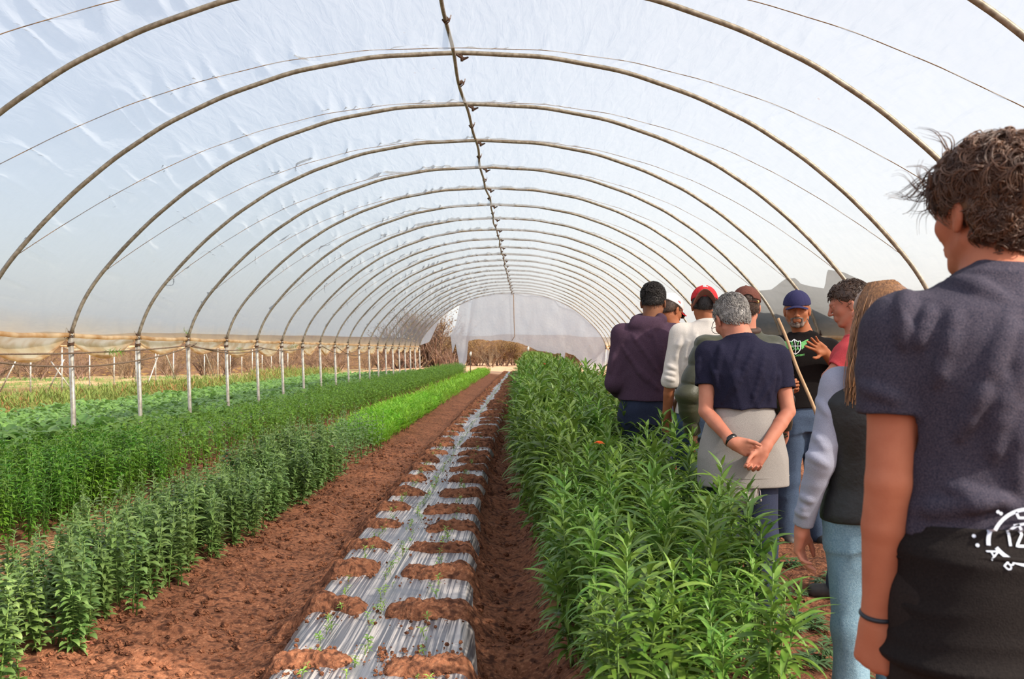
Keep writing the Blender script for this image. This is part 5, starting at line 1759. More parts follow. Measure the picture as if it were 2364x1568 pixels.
locks(mb, A.c, A.R, A.hs, 420, 16, lambda p: p[1] < -.03 and -.078 < p[2] < .03 and p[2] > .062 + (p[1] - .088) * .81, lambda p: .05, .0016, .007, 8.0, lambda p: np.array([p[0] * 2, -.03, -.12]), .25, 4, 10, .12, sub=5, subr=.0034, maxr=lambda p: 1.28, EC=(0, -.045, -.01), ER=(.066, .060, .075))
locks(mb, A.c, A.R, A.hs, 40, 8, lambda p: p[2] > .03 and p[1] > .03 and p[0] < .02, lambda p: .10, .0012, .014, 5.0, lambda p: np.array([-.06, .16, -.06]), .35, 4, 10, .12, sub=3, subr=.004)
mb.build('curls', hair_b, A.root)

# ------------------------------------------------------------ B: woman with long hair
B = Person(P(2020, 0, 3.5).x, 3.5, 'person with long light brown hair, black vest and pale grey sleeves', (2032, 735), (2016, 862), (.0, .02, .86),
           yaw=.75, pitch=.1, hs=.97, w=.90, skin=sk_pink)
B.arm('L', (1936, 888, 0), (1893, 1068, -.03), (1851, 1222, .05), (.043, .036, .024),
      h=dict(fdir=(-.05, .25, -1), pn=(.80, -.55, 0), ts=(.55, .75, .0), curls=[(.35, .35, .2), (.45, .45, .3), (.6, .55, .3), (.7, .6, .4)], thumb=(.5, .8, .3), s=.96))
B.arm('R', (2100, 888, 0), (2140, 1065, -.03), (2150, 1220, .03), (.043, .036, .024), h=dict(fdir=(.05, .15, -1), pn=(-.9, .2, 0), ts=(-.2, .9, .1), curl=(.5, .6, .4), s=.95))
B.body(.005)
greyknit = cloth('pale_grey_knit', (138, 140, 158), (158, 160, 174), 420, .3)
B.shirt('long_sleeve_top', greyknit, .012, .84, {'L': (0, 1.93, .056, .036, .046), 'R': (0, 1.93, .056, .036, .046)}, .0055, (.0035, 6, 6, 14), fl=[(1848, 1190, 1882, 1202, .006), (1846, 1172, 1880, 1186, .005), (1852, 1150, 1892, 1166, .006), (1868, 1048, 1918, 1078, .007), (1900, 900, 1925, 960, .008), (1880, 980, 1915, 1040, .006)], seed=12, collar=False)
vest_m = pm('black_quilted_nylon', (14, 15, 17), (22, 23, 25), 20, rough=.55, bump=.2, bscale=60)
def vest_x(S):
    S.add(cone(B.nb + [0, 0, -.06], B.arms['L']['sh'] + [.035, 0, .0], .060, .050), .04)
    S.add(cone(B.nb + [0, 0, -.06], B.arms['R']['sh'] + [-.035, 0, .0], .060, .050), .04)
vo = B.shirt('vest', vest_m, .030, .80, None, .006, (.006, 3, 3, 3), seed=14, extra=vest_x, collar=True, mask=None)
B.S.warp(lambda x, y, z: .008 * np.abs(np.sin(z * 34)) - .004)
# drawcord
mb = MB(); q = B.J(1932, 1212, -.02); mb.tube([q, q + [-.002, -.004, -.03], q + [-.006, 0, -.055], q + [.0, 0, -.06]], .0035, 6); mb.build('drawcord', vest_m, B.root)
jean_l = pm('light_denim', (92, 122, 140), (120, 148, 162), 160, rough=.85, bump=.3, bscale=380, lo=.3, hi=.7)
fB = [(-.09, -.02, .0), (.10, .06, .0)]
B.pants(jean_l, fB, .007, (.100, .066, .062), seed=17)
B.shoes(shoe_d, fB, .3)
hair_l = pm('light_brown_hair', (96, 64, 40), (146, 104, 66), 30, rough=.38, spec=.5, stretch=(6, 6, .4))
def Bx(S):
    S.add(cone(B.c + B.R @ np.array([0, -.07, -.02]), B.nb + [-.03, -.075, -.08], .075, .06), .03)
    S.add(cone(B.c + B.R @ np.array([-.05, -.03, -.02]), B.nb + [-.05, -.05, -.06], .05, .045), .03)
Sx = SDF(B.c - [.22, .25, .36], B.c + [.22, .2, .18], .006)
Sx.add(ell(B.c + B.R @ (np.array([0, -.018, .035]) * B.hs), (np.array(SCALP) + .014) * B.hs, B.R), 0); Bx(Sx)
Sx.sub(ell(B.c + B.R @ np.array([.0, .085, -.03]), (.062, .07, .085), B.R), .01)
link('hair', Sx.mesh('hair', hair_l), B.root)
mb = MB(); r_ = random.Random(3)
for k in range(760):
    a = r_.uniform(-2.5, 2.5)            # angle round the head, 0 = back
    e = r_.uniform(-.1, 1.0)
    dl = np.array([math.sin(a) * math.cos(e), -math.cos(a) * math.cos(e), math.sin(e)])
    if dl[1] > .45: continue
    p0 = np.array([0, -.018, .035]) + np.array([dl[0] * .45, dl[1] * .5 + .1, .98]) * np.array(SCALP) * 1.16
    p1 = np.array([0, -.018, .035]) + unit(dl + np.array([0, 0, .1])) * np.array(SCALP) * 1.2
    W = [B.c + B.R @ (x * B.hs) for x in (p0, p1)]
    d2 = B.R @ dl
    end = B.nb + np.array([d2[0] * .075 - .055, -.085 + d2[1] * .04, -.04 - .08 * r_.random()])
    mid = W[1] * .5 + end * .5 + d2 * .035
    w_ = r_.uniform(.004, .012); ph = r_.uniform(0, 6.28)
    ctrl = [W[0], W[1], mid, end]
    pts = []
    for t in np.linspace(0, 1, 13):
        # Catmull-like blend
        b_ = [(1 - t) ** 3, 3 * t * (1 - t) ** 2, 3 * t * t * (1 - t), t ** 3]
        q = sum(c_ * x for c_, x in zip([(1 - t) ** 3, 3 * t * (1 - t) ** 2, 3 * t * t * (1 - t), t ** 3], [W[0], W[1] * 1.35 - W[0] * .2 - mid * .15, mid * 1.2 - end * .2, end]))
        pts.append(q + w_ * math.sin(9 * t + ph) * np.array([1, .3, 0]) * t)
    mb.tube(pts, np.linspace(1, .35, 13) * r_.uniform(.0022, .0042), 4, caps=False)
mb.build('long_strands', hair_l, B.root)

# ------------------------------------------------------------ C: grey-haired man, hands behind his back
C = Person(P(1715, 0, 5.1).x, 5.1, 'person with short grey hair and navy t-shirt clasping both hands behind the back', (1688, 737), (1710, 778), (.0, .0, .93),
           yaw=.30, pitch=.55, roll=-.05, hs=1.0, w=.97, skin=sk_pink, hdy=.07, ndy=-.005, bow=.02)
C.arm('L', (1638, 820, 0), (1629, 950, -.06), (1692, 1022, -.20), (.047, .037, .027),
      h=dict(fdir=(.85, -.1, -.42), pn=(.25, .75, -.55), ts=(.35, -.35, .8), curls=[(.5, .7, .4), (.6, .7, .4), (.6, .8, .4), (.7, .8, .5)], thumb=(.5, .95, -.2), s=1.0, k=.0025))
C.arm('R', (1792, 824, 0), (1820, 950, -.06), (1762, 1040, -.19), (.047, .037, .027),
      h=dict(fdir=(-.55, -.15, -.72), pn=(-.15, -.9, .25), ts=(-.72, .1, .5), curls=[(.6, .7, .4), (.75, .8, .4), (.8, .9, .5), (.9, .9, .5)], thumb=(.25, .8, .55), s=1.0, k=.0025))
C.body(.004)
navy = cloth('navy_cotton', (28, 28, 46), (40, 38, 56), 200, .3)
C.shirt('tshirt', navy, .020, 1.105, {'L': (0, .55, .064, .062), 'R': (0, .60, .064, .062)}, .0055, (.010, 7, 5, 1.7), shear=(.35, 0), seed=21, flare=.03, neck=.0, fl=[(1668, 800, 1652, 880, .010), (1645, 840, 1660, 900, .009), (1745, 800, 1690, 905, .011), (1765, 815, 1735, 925, .011), (1790, 840, 1775, 930, .010), (1700, 860, 1668, 930, .010), (1715, 790, 1690, 850, .008), (1800, 860, 1795, 905, .009), (1780, 880, 1745, 935, .009), (1620, 830, 1618, 870, .008)])
greyf = cloth('grey_sweatshirt_fleece', (140, 134, 130), (158, 152, 146), 300, .3)
o, SCw = tied(C, 'tied_sweatshirt', greyf, 1.13, .705, .142, .228, .115, .150, .0055, 23, .010, (.1, 0), 1.6)
mb = MB()
for zc in (.760,):
    mb.tube([(C.hip[0] + .233 * math.cos(a), C.hip[1] + .155 * math.sin(a), zc) for a in np.linspace(math.pi, 2 * math.pi, 40)], .0028, 5)
mb.build('hem_seam', greyf, o)
Sh = SDF(C.J(1712, 1140, -.1) - .13, C.J(1712, 1140, -.1) + .13, .005)
c0 = C.J(1712, 1128, -.10)
Sh.add(ell(c0 + [0, 0, -.015], (.088, .045, .082)), 0); Sh.cut(c0 + [0, 0, .03], [0, 0, 1], .01)
Sh.add(cone(c0 + [.06, -.035, .0], c0 + [.035, -.045, -.07], .010, .010), .008); Sh.add(cone(c0 + [.035, -.045, -.07], c0 + [.0, -.045, -.02], .010, .010), .008)
wrinkles(Sh, .007, 14, 14, 8, 4)
link('hanging_hood', Sh.mesh('hanging_hood', greyf), o)
mb = MB(); q = C.J(1752, 1122, -.14); mb.tube([q, q + [.006, 0, -.03], q + [.010, 0, -.068]], .0028, 5); mb.tube([q + [.010, 0, -.066], q + [.010, 0, -.078]], .005, 6); mb.build('drawstring', greyf, o)
jean_d = pm('dark_denim', (26, 34, 58), (38, 46, 72), 160, rough=.85, bump=.3, bscale=380, lo=.3, hi=.7)
fC = [(-.11, .0, .0), (.10, -.04, .0)]
C.pants(jean_d, fC, .008, (.104, .078, .072), seed=25)
C.shoes(shoe_w, fC, -.2)
hair_g = pm('grey_hair', (96, 92, 90), (168, 162, 156), 55, rough=.5, stretch=(1, 1, .6), lo=.3, hi=.7)
C.hair(.009, (.080, .070, -.085, -.078), hair_g, .003, 70, .005)
mb = MB()
locks(mb, C.c, C.R, 1.0, 1900, 9, lambda p: p[2] > .070 + (p[1] - .080) * .84 + .004, lambda p: .026, .0015, .0012, 3, lambda p: np.array([p[0], -.3 + p[1], -.35 + p[2] * 2]), .16, 3, 5, .12, maxr=lambda p: 1.19)
locks(mb, C.c, C.R, 1.0, 900, 19, lambda p: p[1] < -.02 and p[2] < .03 and p[2] > .070 + (p[1] - .080) * .90 - .004, lambda p: .022, .0015, .0012, 3, lambda p: np.array([p[0], -.2, -.4]), .16, 3, 5, .10, maxr=lambda p: 1.22, EC=(0, -.045, -.01), ER=(.066, .060, .075))
mb.build('short_strands', hair_g, C.root)
# glasses
gl = pm('black_frame', (20, 20, 22), rough=.3)
mb = MB(); L = C.L
mb.tube([L(-.082, -.006, .012), L(-.079, .05, .012), L(-.068, .098, .008)], .0018, 6); mb.tube([L(.082, -.006, .012), L(.079, .05, .012), L(.068, .098, .008)], .0018, 6)
for q in (-1, 1):
    mb.tube([L(q * .036 + .027 * math.cos(a), .108, .0 + .020 * math.sin(a)) for a in np.linspace(0, 6.283, 20)], .0016, 6)
mb.tube([L(-.01, .108, .004), L(.01, .108, .004)], .0016, 6)
mb.build('glasses', gl, C.root)
# watch on the left wrist
def band(pr, side, back, r, th, mat, name, face=True):
    a = pr.arms[side]; n = unit(a['wr'] - a['el']); cc = a['wr'] - n * back; u = unit(np.cross(n, [0, 1, .2])); v = np.cross(n, u)
    mb = MB(); 
    G = np.array([[cc + (u * math.cos(t) + v * math.sin(t)) * (r + e) + n * w for w, e in ((-th, 0), (-th * .8, .0028), (th * .8, .0028), (th, 0))] for t in np.linspace(0, 2 * math.pi, 26)])
    mb.grid(G); return mb.build(name, mat, pr.root)
band(C, 'L', .016, .0335, .011, gl, 'watch_strap')

# ------------------------------------------------------------ D: man in the olive puffer jacket and brown cap
D = Person(P(1708, 0, 6.0).x, 6.0, 'person in dark olive puffer jacket and brown cap, half hidden behind the grey-haired man', (1722, 710), (1722, 768), (.0, .0, .95),
           yaw=-.12, pitch=.12, hs=.95, w=1.0, skin=sk_pink, hdy=.03)
D.arm('L', (1632, 805, 0), (1588, 915, -.06), (1600, 1008, .02), (.05, .04, .027), h=dict(fdir=(.05, .2, -1), pn=(.9, .2, 0), ts=(.1, .9, .1), curl=(.5, .7, .5), s=1))
D.arm('R', (1782, 800, 0), (1806, 915, -.02), (1810, 1010, .1), (.05, .04, .027), h=dict(fdir=(-.1, .5, -.8), pn=(-.9, .2, 0), ts=(-.1, .9, .1), curl=(.5, .6, .4), s=1))
D.body(.006)
olive = pm('olive_nylon', (46, 48, 30), (60, 60, 38), 12, rough=.5, bump=.15, bscale=80, sheen=.1)
def puf(S):
    a = D.arms['L']
D.shirt('puffer_jacket', olive, .042, .94, {'L': (0, 1.92, .080, .050, .076), 'R': (0, 1.92, .074, .050, .070)}, .007, (.008, 6, 6, 9), seed=31, collar=False, eb=.05)
D.root.children[-1].data.name = 'puffer_jacket'
# re-mesh with quilting channels
Sq = D.S; Sq.warp(lambda x, y, z: .014 * (1 - np.abs(np.sin((z + .10 * x) * 27)) ** .6), .04)
D.root.children[-1].data = Sq.mesh('puffer_jacket', olive)
mb = MB()
mb.tube([D.nb + [.072 * math.cos(a), .070 * math.sin(a) - .0, .012 + .01 * math.sin(a)] for a in np.linspace(0, 6.283, 24)], .021, 8)
mb.build('collar', pm('brown_lining', (70, 48, 38), (58, 40, 32), 30), D.root)
brown_cap = cloth('brown_corduroy', (96, 58, 50), (112, 72, 62), 120, .3)
hair_d = pm('dark_brown_hair', (52, 36, 28), (78, 56, 42), 40, rough=.5, lo=.3, hi=.7)
D.hair(.008, (.080, .05, -.085, -.070), hair_d, .002, 80, .005)
fuzz(D, hair_d, 72, (.080, .05, -.085, -.070))
dc = D.cap(brown_cap, brown_cap, False, .026, -.10, .017, carve=lambda s: local(s.c + s.R @ np.array([0, -.12, .030]), s.R, .07, lambda x, y, z: np.maximum(np.sqrt((x / .034) ** 2 + (z / .030) ** 2) * .034 - .034, -(z + .002))))
mb = MB(); mb.tube([D.L(.036 * math.cos(a), -.123 + .012 * abs(math.cos(a)) ** 2, .030 + .034 * math.sin(a)) for a in np.linspace(0, math.pi, 18)], .0018, 5)
mb.build('edge_piping', gl, dc)
mb = MB(); G = np.array([[D.L(x / D.hs, (-.0245 - .092 * math.sqrt(max(0, 1 - (x / .098) ** 2))) / .97 - .004, z) for z in (.014, .024)] for x in np.linspace(-.05, .075, 18)]); mb.grid(G, flip=True); mb.grid(G); mb.build('strap', brown_cap, dc)
mb = MB(); mb.box(D.L(.062, -.098, .019), (.009, .003, .008), D.R); mb.build('buckle', pm('brass', (220, 190, 120), metal=.6, rough=.3), dc)
mb = MB(); mb.tube([D.L(x, -.1 + .02 * (x / .03) ** 2 - .009 + .0, .082 - .012 * (x / .03) ** 2) for x in np.linspace(-.026, .026, 12)], .0022, 5); mb.build('stitched_line', pm('beige_thread', (190, 160, 130)), dc)
fD = [(-.1, .0, .0), (.1, .0, .0)]
D.pants(jean_d, fD, .010, (.104, .078, .07), seed=33); D.shoes(shoe_d, fD)

# ------------------------------------------------------------ E: man in cream sweatshirt, red cap turned backwards
E_ = Person(P(1622, 0, 6.6).x, 6.6, 'person in cream sweatshirt and red cap worn backwards', (1626, 706), (1638, 742), (.0, .0, .98),
            yaw=-.14, pitch=.38, hs=.97, w=.98, skin=sk_tan, hdy=.05)
E_.arm('L', (1572, 772, 0), (1547, 880, -.03), (1538, 968, .06), (.048, .038, .027), h=dict(fdir=(.18, .1, -1), pn=(.8, .5, 0), ts=(.4, -.3, .4), curls=[(.5, .6, .4), (.7, .7, .4), (.8, .8, .4), (.9, .8, .4)], thumb=(.5, .8, .3), s=1.05))
E_.arm('R', (1690, 772, 0), (1712, 880, -.03), (1700, 965, .08), (.048, .038, .027), h=dict(fdir=(-.1, .5, -.8), pn=(-.9, .2, 0), ts=(-.1, .9, .1), curl=(.5, .6, .4), s=1))
E_.body(.005)
cream = cloth('cream_fleece', (200, 192, 184), (216, 208, 200), 220, .3)
E_.shirt('sweatshirt', cream, .026, .98, {'L': (0, 1.08, .068, .052, .056), 'R': (0, 1.08, .068, .052, .056)}, .006, (.008, 6, 6, 5), seed=41, neck=.002, fl=[(1575, 780, 1562, 830, .011), (1545, 845, 1562, 852, .008), (1540, 860, 1560, 866, .008), (1538, 873, 1558, 879, .007), (1590, 790, 1580, 860, .010), (1610, 770, 1600, 840, .008)])
hair_k = pm('black_hair', (30, 24, 22), (46, 38, 34), 50, rough=.55, lo=.3, hi=.7)
E_.hair(.009, (.080, .05, -.088, -.072), hair_k, .002, 80, .005)
red = cloth('red_twill', (190, 44, 50), (204, 58, 60), 120, .25)
taupe = cloth('taupe_under_brim', (140, 96, 84), (126, 86, 76), 120, .25)
fuzz(E_, hair_k, 70, (.080, .05, -.088, -.072))
ec = E_.cap(red, taupe, True, .034, .16, .017, blen=.068, bcurve=10.0, bdrop=.42, bw=.090)
wh = pm('white_thread', (236, 232, 228), rough=.7)
bv = bvh_of(E_.capS)
V2, T2 = font_mesh('S.', .050, .0022)
oo = E_.L(.006, -.10, .10); NN = unit(E_.R @ np.array([0, -.75, .65])); UU = unit(E_.R @ np.array([1, 0, 0])); VV = np.cross(NN, UU)
VV = VV if VV[2] > 0 else -VV
patch_obj('embroidered_letter', V2[:, :2], T2, bv, oo, UU, VV, NN, wh, ec, .002)
mb = MB()
a = E_.arms['L']; n = unit(a['wr'] - a['el']); u = unit(np.cross(n, [0, 1, .2])); v = np.cross(n, u)
mb.tube([a['wr'] - n * .0 + (u * math.cos(t) + v * math.sin(t)) * .0285 for t in np.linspace(0, 6.283, 22)], .0018, 5); mb.build('bracelet', pm('copper', (190, 120, 80), metal=.7, rough=.3), E_.root)
jean_m = pm('mid_denim', (50, 66, 92), (70, 88, 112), 160, rough=.85, bump=.3, bscale=380, lo=.3, hi=.7)
fE = [(-.1, .0, .0), (.1, .0, .0)]
E_.pants(jean_m, fE, .010, (.10, .075, .07), seed=43); E_.shoes(shoe_d, fE)

# ------------------------------------------------------------ F: tall man in purple hoodie
Fp = Person(P(1490, 0, 7.0).x, 7.0, 'person in dusty purple hoodie with dark curly hair, leftmost of the group', (1508, 700), (1500, 742), (.0, .0, 1.03),
            yaw=-.22, pitch=.35, hs=1.0, w=1.02, skin=sk_brown, hdy=.05)
Fp.arm('L', (1436, 772, 0), (1418, 884, -.02), (1440, 925, .20), (.050, .040, .027), h=dict(fdir=(.3, .6, -.4), pn=(.9, .2, 0), ts=(.1, .1, .9), curl=(.6, .8, .5), s=1))
Fp.arm('R', (1556, 772, 0), (1584, 890, -.02), (1565, 930, .2), (.050, .040, .027), h=dict(fdir=(-.3, .6, -.4), pn=(-.9, .2, 0), ts=(-.1, .1, .9), curl=(.6, .8, .5), s=1))
Fp.body(.006)
purple = cloth('dusty_purple_fleece', (66, 48, 64), (82, 62, 76), 200, .35)
def hoodF(S):
    b = Fp.nb
    S.add(ell(b + [-.03, -.075, -.035], (.125, .055, .062)), .02)
    S.add(cone(b + [-.10, -.05, .0], b + [-.02, -.12, -.095], .035, .020), .02)
    S.add(cone(b + [.07, -.05, .02], b + [-.01, -.12, -.095], .035, .020), .02)
    ring(S, b + [0, -.01, .012], (0, -.2, 1), .085, .08, .022, .02)
Fp.shirt('hoodie', purple, .030, 1.05, {'L': (0, 1.5, .070, .050, .062), 'R': (0, 1.5, .070, .050, .062)}, .006, (.010, 6, 5, 1.7), shear=(-.5, 0), seed=51, fl=[(1462, 775, 1520, 860, .014), (1505, 765, 1530, 850, .014), (1470, 850, 1520, 900, .013), (1440, 800, 1490, 880, .010), (1420, 820, 1412, 860, .010), (1525, 790, 1535, 870, .010)], collar=False, extra=hoodF)
Fp.hair(.004, (.080, .055, -.085, -.05), hair_k, .001, 80, .005, name='faded_sides')
fuzz(Fp, hair_k, 76, (.080, .055, -.085, -.055), 1300, .009, .0013)
mb = MB()
locks(mb, Fp.c, Fp.R, 1.0, 1700, 13, lambda p: p[2] > .012 - .3 * min(0, p[1]) * 0, lambda p: .022 + .34 * max(0, p[2] - .02), .0020, .0046, 10, lambda p: np.array([p[0] * 2, p[1] * 2, .1]), .6, 4, 9, .05, maxr=lambda p: 1.12 + 2.6 * max(0, p[2] - .02))
mb.build('curls', hair_k, Fp.root)
Fp.pants(jean_d, fE, .010, (.104, .08, .072), seed=53); Fp.shoes(shoe_d, fE)

# ------------------------------------------------------------ G: person with white cap behind
G_ = Person(P(1560, 0, 7.8).x, 7.8, 'person in white cap with red stitching and sunglasses, mostly hidden behind the purple hoodie', (1549, 716), (1560, 762), (.0, .0, 1.0),
            yaw=-.95, pitch=.45, hs=.98, w=.95, skin=sk_tan, hdy=.02, rot=-.6)
G_.arm('L', (1512, 800, .03), (1500, 900, 0), (1520, 960, .2), (.046, .038, .026)); G_.arm('R', (1600, 800, -.05), (1615, 900, -.1), (1610, 960, .1), (.046, .038, .026))
G_.body(.007)
G_.shirt('tshirt', cream, .02, 1.0, {'L': (0, .6, .06, .058), 'R': (0, .6, .06, .058)}, .008, seed=61)
G_.hair(.008, (.080, .05, -.085, -.070), hair_d, .002, 80, .006)
white = cloth('white_twill', (222, 220, 216), (232, 230, 228), 120, .2)
fuzz(G_, hair_d, 74, (.080, .05, -.085, -.070))
gc = G_.cap(white, red, False, .030, -.06, .017, blen=.07)
bv = bvh_of(G_.capS)
oo = G_.L(.10, -.02, .06); NN = unit(G_.R @ np.array([1, 0, .25])); VV = unit(G_.R @ np.array([-.25, 0, 1])); UU = np.cross(VV, NN)
for pts in [[(-.016, .008), (-.016, -.008), (-.006, .004)], [(-.002, -.008), (.0, .014), (.006, -.008)], [(.012, .006), (.012, -.010)]]:
    V2, Q2 = ribbon(dense(pts, 5), .0036); patch_obj('red_stitching', V2, Q2, bv, oo, UU, VV, NN, red, gc, .002)
mb = MB(); L = G_.L
mb.tube([L(.082, -.006, .010), L(.078, .05, .010), L(.066, .098, .006)], .002, 6); mb.tube([L(-.082, -.006, .010), L(-.078, .05, .010), L(-.066, .098, .006)], .002, 6)
for q in (-1, 1):
    mb.tube([L(q * .036, .1, .0), L(q * .036, .112, 0)], [.026, .022], 16)
mb.build('sunglasses', gl, G_.root)
G_.pants(jean_m, fE, .012, seed=63); G_.shoes(shoe_d, fE)

# ------------------------------------------------------------ H: the guide facing us
H = Person(P(1852, 0, 7.2).x, 7.2, 'person with goatee and navy cap facing the camera, gesturing in a black printed sweatshirt', (1840, 716), (1856, 772), (.0, .0, .96),
           yaw=math.pi - .28, pitch=.10, roll=.02, hs=1.06, w=1.06, rot=.25, skin=sk_tan, hdy=-.04, ndy=.0, jaw=1.12)
H.arm('L', (1912, 806, .0), (1944, 862, -.08), (1903, 812, -.27), (.054, .044, .031),
      h=dict(fdir=(-.72, -.55, .42), pn=(-.35, -.25, -.9), ts=(-.5, -.1, -.85), curls=[(-.1, .05, .05), (.0, .08, .06), (.06, .1, .1), (.1, .15, .1)], thumb=(.75, .55, .2), s=1.08, spread=.09, k=.003))
H.arm('R', (1796, 800, .02), (1782, 880, -.02), (1812, 905, -.30), (.054, .044, .031), h=dict(fdir=(.5, -.3, .3), pn=(.5, -.5, 0), ts=(.1, .1, .9), curl=(1.0, 1.1, .6), s=1.05))
H.body(.0045)
H.eyes()
blackc = cloth('black_cotton', (16, 14, 14), (28, 23, 23), 200, .3)
def hoodH(S):
    b = H.nb
    S.add(cone(b + [.02, .06, .035], b + [.085, .01, -.01], .032, .026), .02); S.add(cone(b + [.02, .06, .035], b + [-.075, .02, -.01], .032, .026), .02)
    S.add(cone(b + [.085, .01, -.01], b + [.02, -.085, -.055], .022, .012), .02); S.add(cone(b + [-.075, .02, -.01], b + [-.02, -.08, -.055], .022, .012), .02)
H.shirt('sweatshirt', blackc, .030, .99, {'L': (0, .95, .078, .066), 'R': (0, .95, .078, .066)}, .006, (.011, 5, 5, 3), seed=71, extra=hoodH, collar=False)
shirtH = H.root.children[-1]
bv = bvh_of(H.S)
tl = 0.0
N0 = np.array([math.sin(.22) * -1, -math.cos(.22), 0]); N0 = unit([-.10, -1, .0]); U0 = np.array([1, -.10, 0]) / math.hypot(1, .1); V0 = np.array([.02, 0, 1.])
def HJ(px, py): return H.J(px, py, -.17)
lc = HJ(1837, 799); ms = (7.2 - .17) / F
grn = pm('green_print', (96, 172, 92), (84, 156, 84), 30, rough=.7); whp = pm('white_print', (224, 224, 226), rough=.7)
# shield
def pxs(pts): return [((p[0]) * ms, -(p[1]) * ms) for p in pts]
sh_o = pxs(dense([(-12.5, -12), (-6, -11), (0, -16), (6, -11), (13, -12), (13, 0), (11, 9), (6, 15), (0, 19), (-6, 15), (-11, 9), (-12.5, 0), (-12.5, -12)], 4))
V2, Q2 = ribbon(sh_o, .0052); patch_obj('shield_print', V2, Q2, bv, lc, U0, V0, N0, whp, shirtH)
for pts in ([(0, -15), (0, 18)], [(-12, 0), (12, 0)]):
    V2, Q2 = ribbon(pxs(dense(pts, 10)), .0035); patch_obj('shield_bar', V2, Q2, bv, lc, U0, V0, N0, whp, shirtH)
for ch, x, y in (('S', -6.3, -6), ('V', 6, -6), ('D', -5.6, 6.2), ('A', 5.6, 6.2)):
    V2, T2 = font_mesh(ch, .034, .0012); V2 = V2[:, :2] + np.array(pxs([(x, y)])[0]); patch_obj('printed_letter', V2, T2, bv, lc, U0, V0, N0, grn, shirtH)
for q in (-1, 1):
    for j, (y0, L_, dy_) in enumerate([(-10, 18, -5), (-6.5, 16, -4), (-3, 13, -3), (.5, 9, -2), (4, 6, -1.5)]):
        pts = [(q * 14.5, y0 + 3), (q * (14.5 + L_ * .6), y0 + dy_ * .4), (q * (14.5 + L_), y0 + dy_)]
        V2, Q2 = ribbon(pxs(dense(pts, 5)), .0085); patch_obj('wing_print', V2, Q2, bv, lc, U0, V0, N0, grn, shirtH)
V2, T2 = font_mesh('TEAM', .0185, .0006, 'RIGHT'); tc = HJ(1829, 822); patch_obj('team_lettering', V2[:, :2], T2, bv, tc, U0, np.array([.0, 0, 1]), N0, whp, shirtH)
V2, T2 = font_mesh('ACADEMY', .0185, .0006, 'LEFT'); V2 = V2.copy(); V2[:, 1] += V2[:, 0] * .10; tc = HJ(1830, 822); patch_obj('academy_lettering', V2[:, :2], T2, bv, tc, U0, np.array([.0, 0, 1]), N0, grn, shirtH)
H.hair(.005, (.070, .02, -.085, -.06), hair_k, .001, 80, .005)
navyc = cloth('navy_mesh', (44, 44, 78), (60, 58, 92), 300, .4)
H.cap(navyc, navyc, False, .034, -.03, .017, blen=.075, bcurve=5.0, bdrop=-.12)
# goatee
beard = pm('greying_beard', (70, 52, 44), (150, 134, 122), 60, rough=.8, lo=.35, hi=.75)
Sb = SDF(H.c - .16, H.c + .14, .0032); L = H.L
def Cb(a, b, r1, r2, k=.008): Sb.add(cone(L(*a), L(*b), r1, r2), k)
Cb((-.030, .086, -.052), (0, .100, -.046), .006, .007); Cb((.030, .086, -.052), (0, .100, -.046), .006, .007)
for q in (-1, 1):
    Cb((q * .034, .080, -.056), (q * .030, .076, -.092), .010, .012)
    Cb((q * .060, .030, -.060), (q * .034, .066, -.092), .009, .012)
    Cb((q * .066, .0, -.03), (q * .060, .030, -.060), .005, .009)
Cb((-.026, .074, -.098), (.026, .074, -.098), .016, .016); Cb((0, .090, -.084), (0, .086, -.100), .012, .018)
Sb.sub(cone(L(-.016, .108, -.064), L(.016, .108, -.064), .0085), .003)
Sb.warp(lambda x, y, z: .004 * (fbm(x * 160, y * 160, z * 160, 2) - .35))
link('goatee', Sb.mesh('goatee', beard), H.root)
Sb = SDF(H.c - .16, H.c + .14, .0032)
for q in (-1, 1): Sb.add(cone(L(q * .014, .094, .016), L(q * .046, .080, .019), .0042, .0032), .002)
link('eyebrows', Sb.mesh('eyebrows', hair_k), H.root)
fH = [(-.12, .0, .0), (.12, -.03, .0)]
H.pants(jean_m, fH, .009, (.108, .08, .074), seed=73); H.shoes(shoe_d, fH, math.pi)

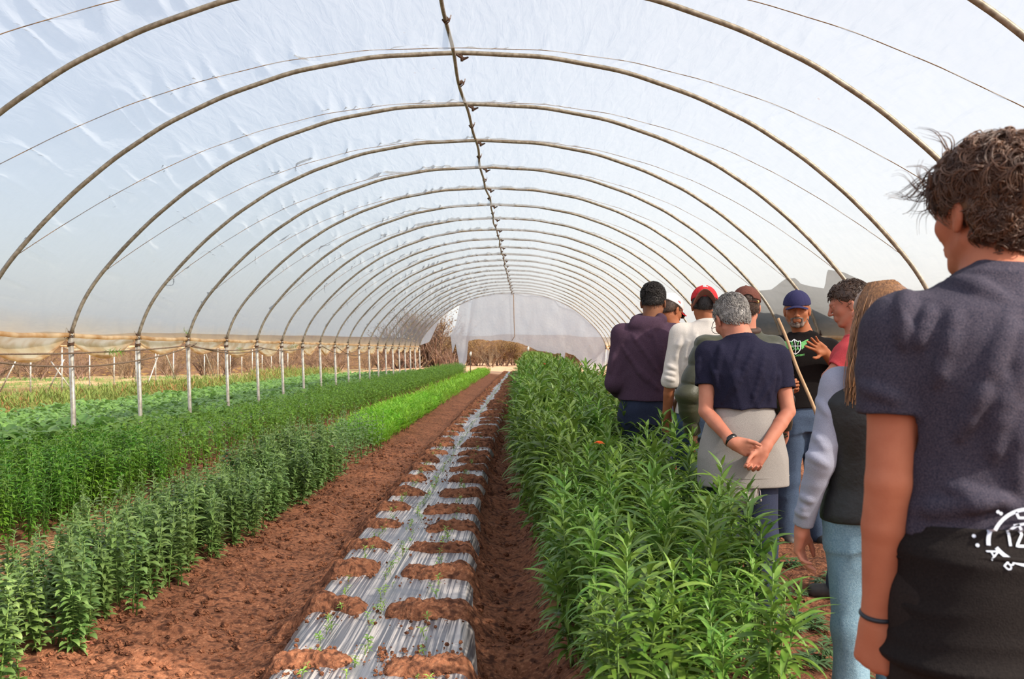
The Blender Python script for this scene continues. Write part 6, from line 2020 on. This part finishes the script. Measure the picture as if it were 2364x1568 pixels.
# ------------------------------------------------------------ I: dark-haired man in red shirt, in profile
I_ = Person(P(1975, 0, 5.6).x, 5.6, 'person in red shirt with short dark hair, seen in profile looking left', (1958, 702), (1980, 776), (.0, .0, .95),
            yaw=1.35, pitch=.28, hs=1.0, w=.98, rot=.9, skin=sk_pink, hdy=.0)
I_.arm('L', (1962, 822, -.14), (1912, 872, -.16), (1965, 880, -.05), (.046, .038, .027), h=dict(fdir=(.9, .3, .1), pn=(.1, .9, .2), ts=(0, 0, 1), curl=(.4, .5, .3), s=1))
I_.arm('R', (1990, 822, .15), (1950, 900, .25), (1930, 850, .0), (.046, .038, .027), h=dict(fdir=(-.2, -.6, .5), pn=(.5, .5, 0), ts=(0, 0, 1), curl=(.8, 1., .6), s=1))
I_.body(.005)
I_.eyes()
redt = cloth('red_heather', (186, 60, 66), (204, 84, 88), 280, .35)
I_.shirt('shirt', redt, .018, .96, {'L': (0, .62, .062, .058), 'R': (0, .62, .062, .058)}, .006, (.009, 6, 6, 4), seed=81)
I_.hair(.012, (.088, .062, -.085, -.062), hair_d, .004, 50, .005)
mb = MB()
locks(mb, I_.c, I_.R, 1.0, 900, 15, lambda p: p[2] > .066 + (p[1] - .088) * .81, lambda p: .034 + .02 * (p[1] > .03), .0022, .003, 4, lambda p: np.array([p[0], -.2 + p[1] * 4, -.1 + p[2]]), .2, 4, 7, .12, maxr=lambda p: 1.25)
mb.build('strands', hair_d, I_.root)
I_.pants(jean_m, fE, .012, seed=83); I_.shoes(shoe_d, fE, 1.2)

# ------------------------------------------------------------ wooden stick
a = P(1796, 735, 6.85); b = P(1886, 962, 6.7); d = (b - a)
mb = MB(); mb.tube([a + d * t + Vector((.004 * math.sin(9 * t), 0, 0)) for t in np.linspace(0, 1.02, 14)], np.linspace(.0105, .013, 14), 8)
o = mb.build('wooden_stick', pm('pale_wood', (196, 162, 126), (176, 138, 100), 20, rough=.7, stretch=(1, 1, .2))); tag(o, 'slim wooden stick held slanting in front of the black printed sweatshirt', 'stick')
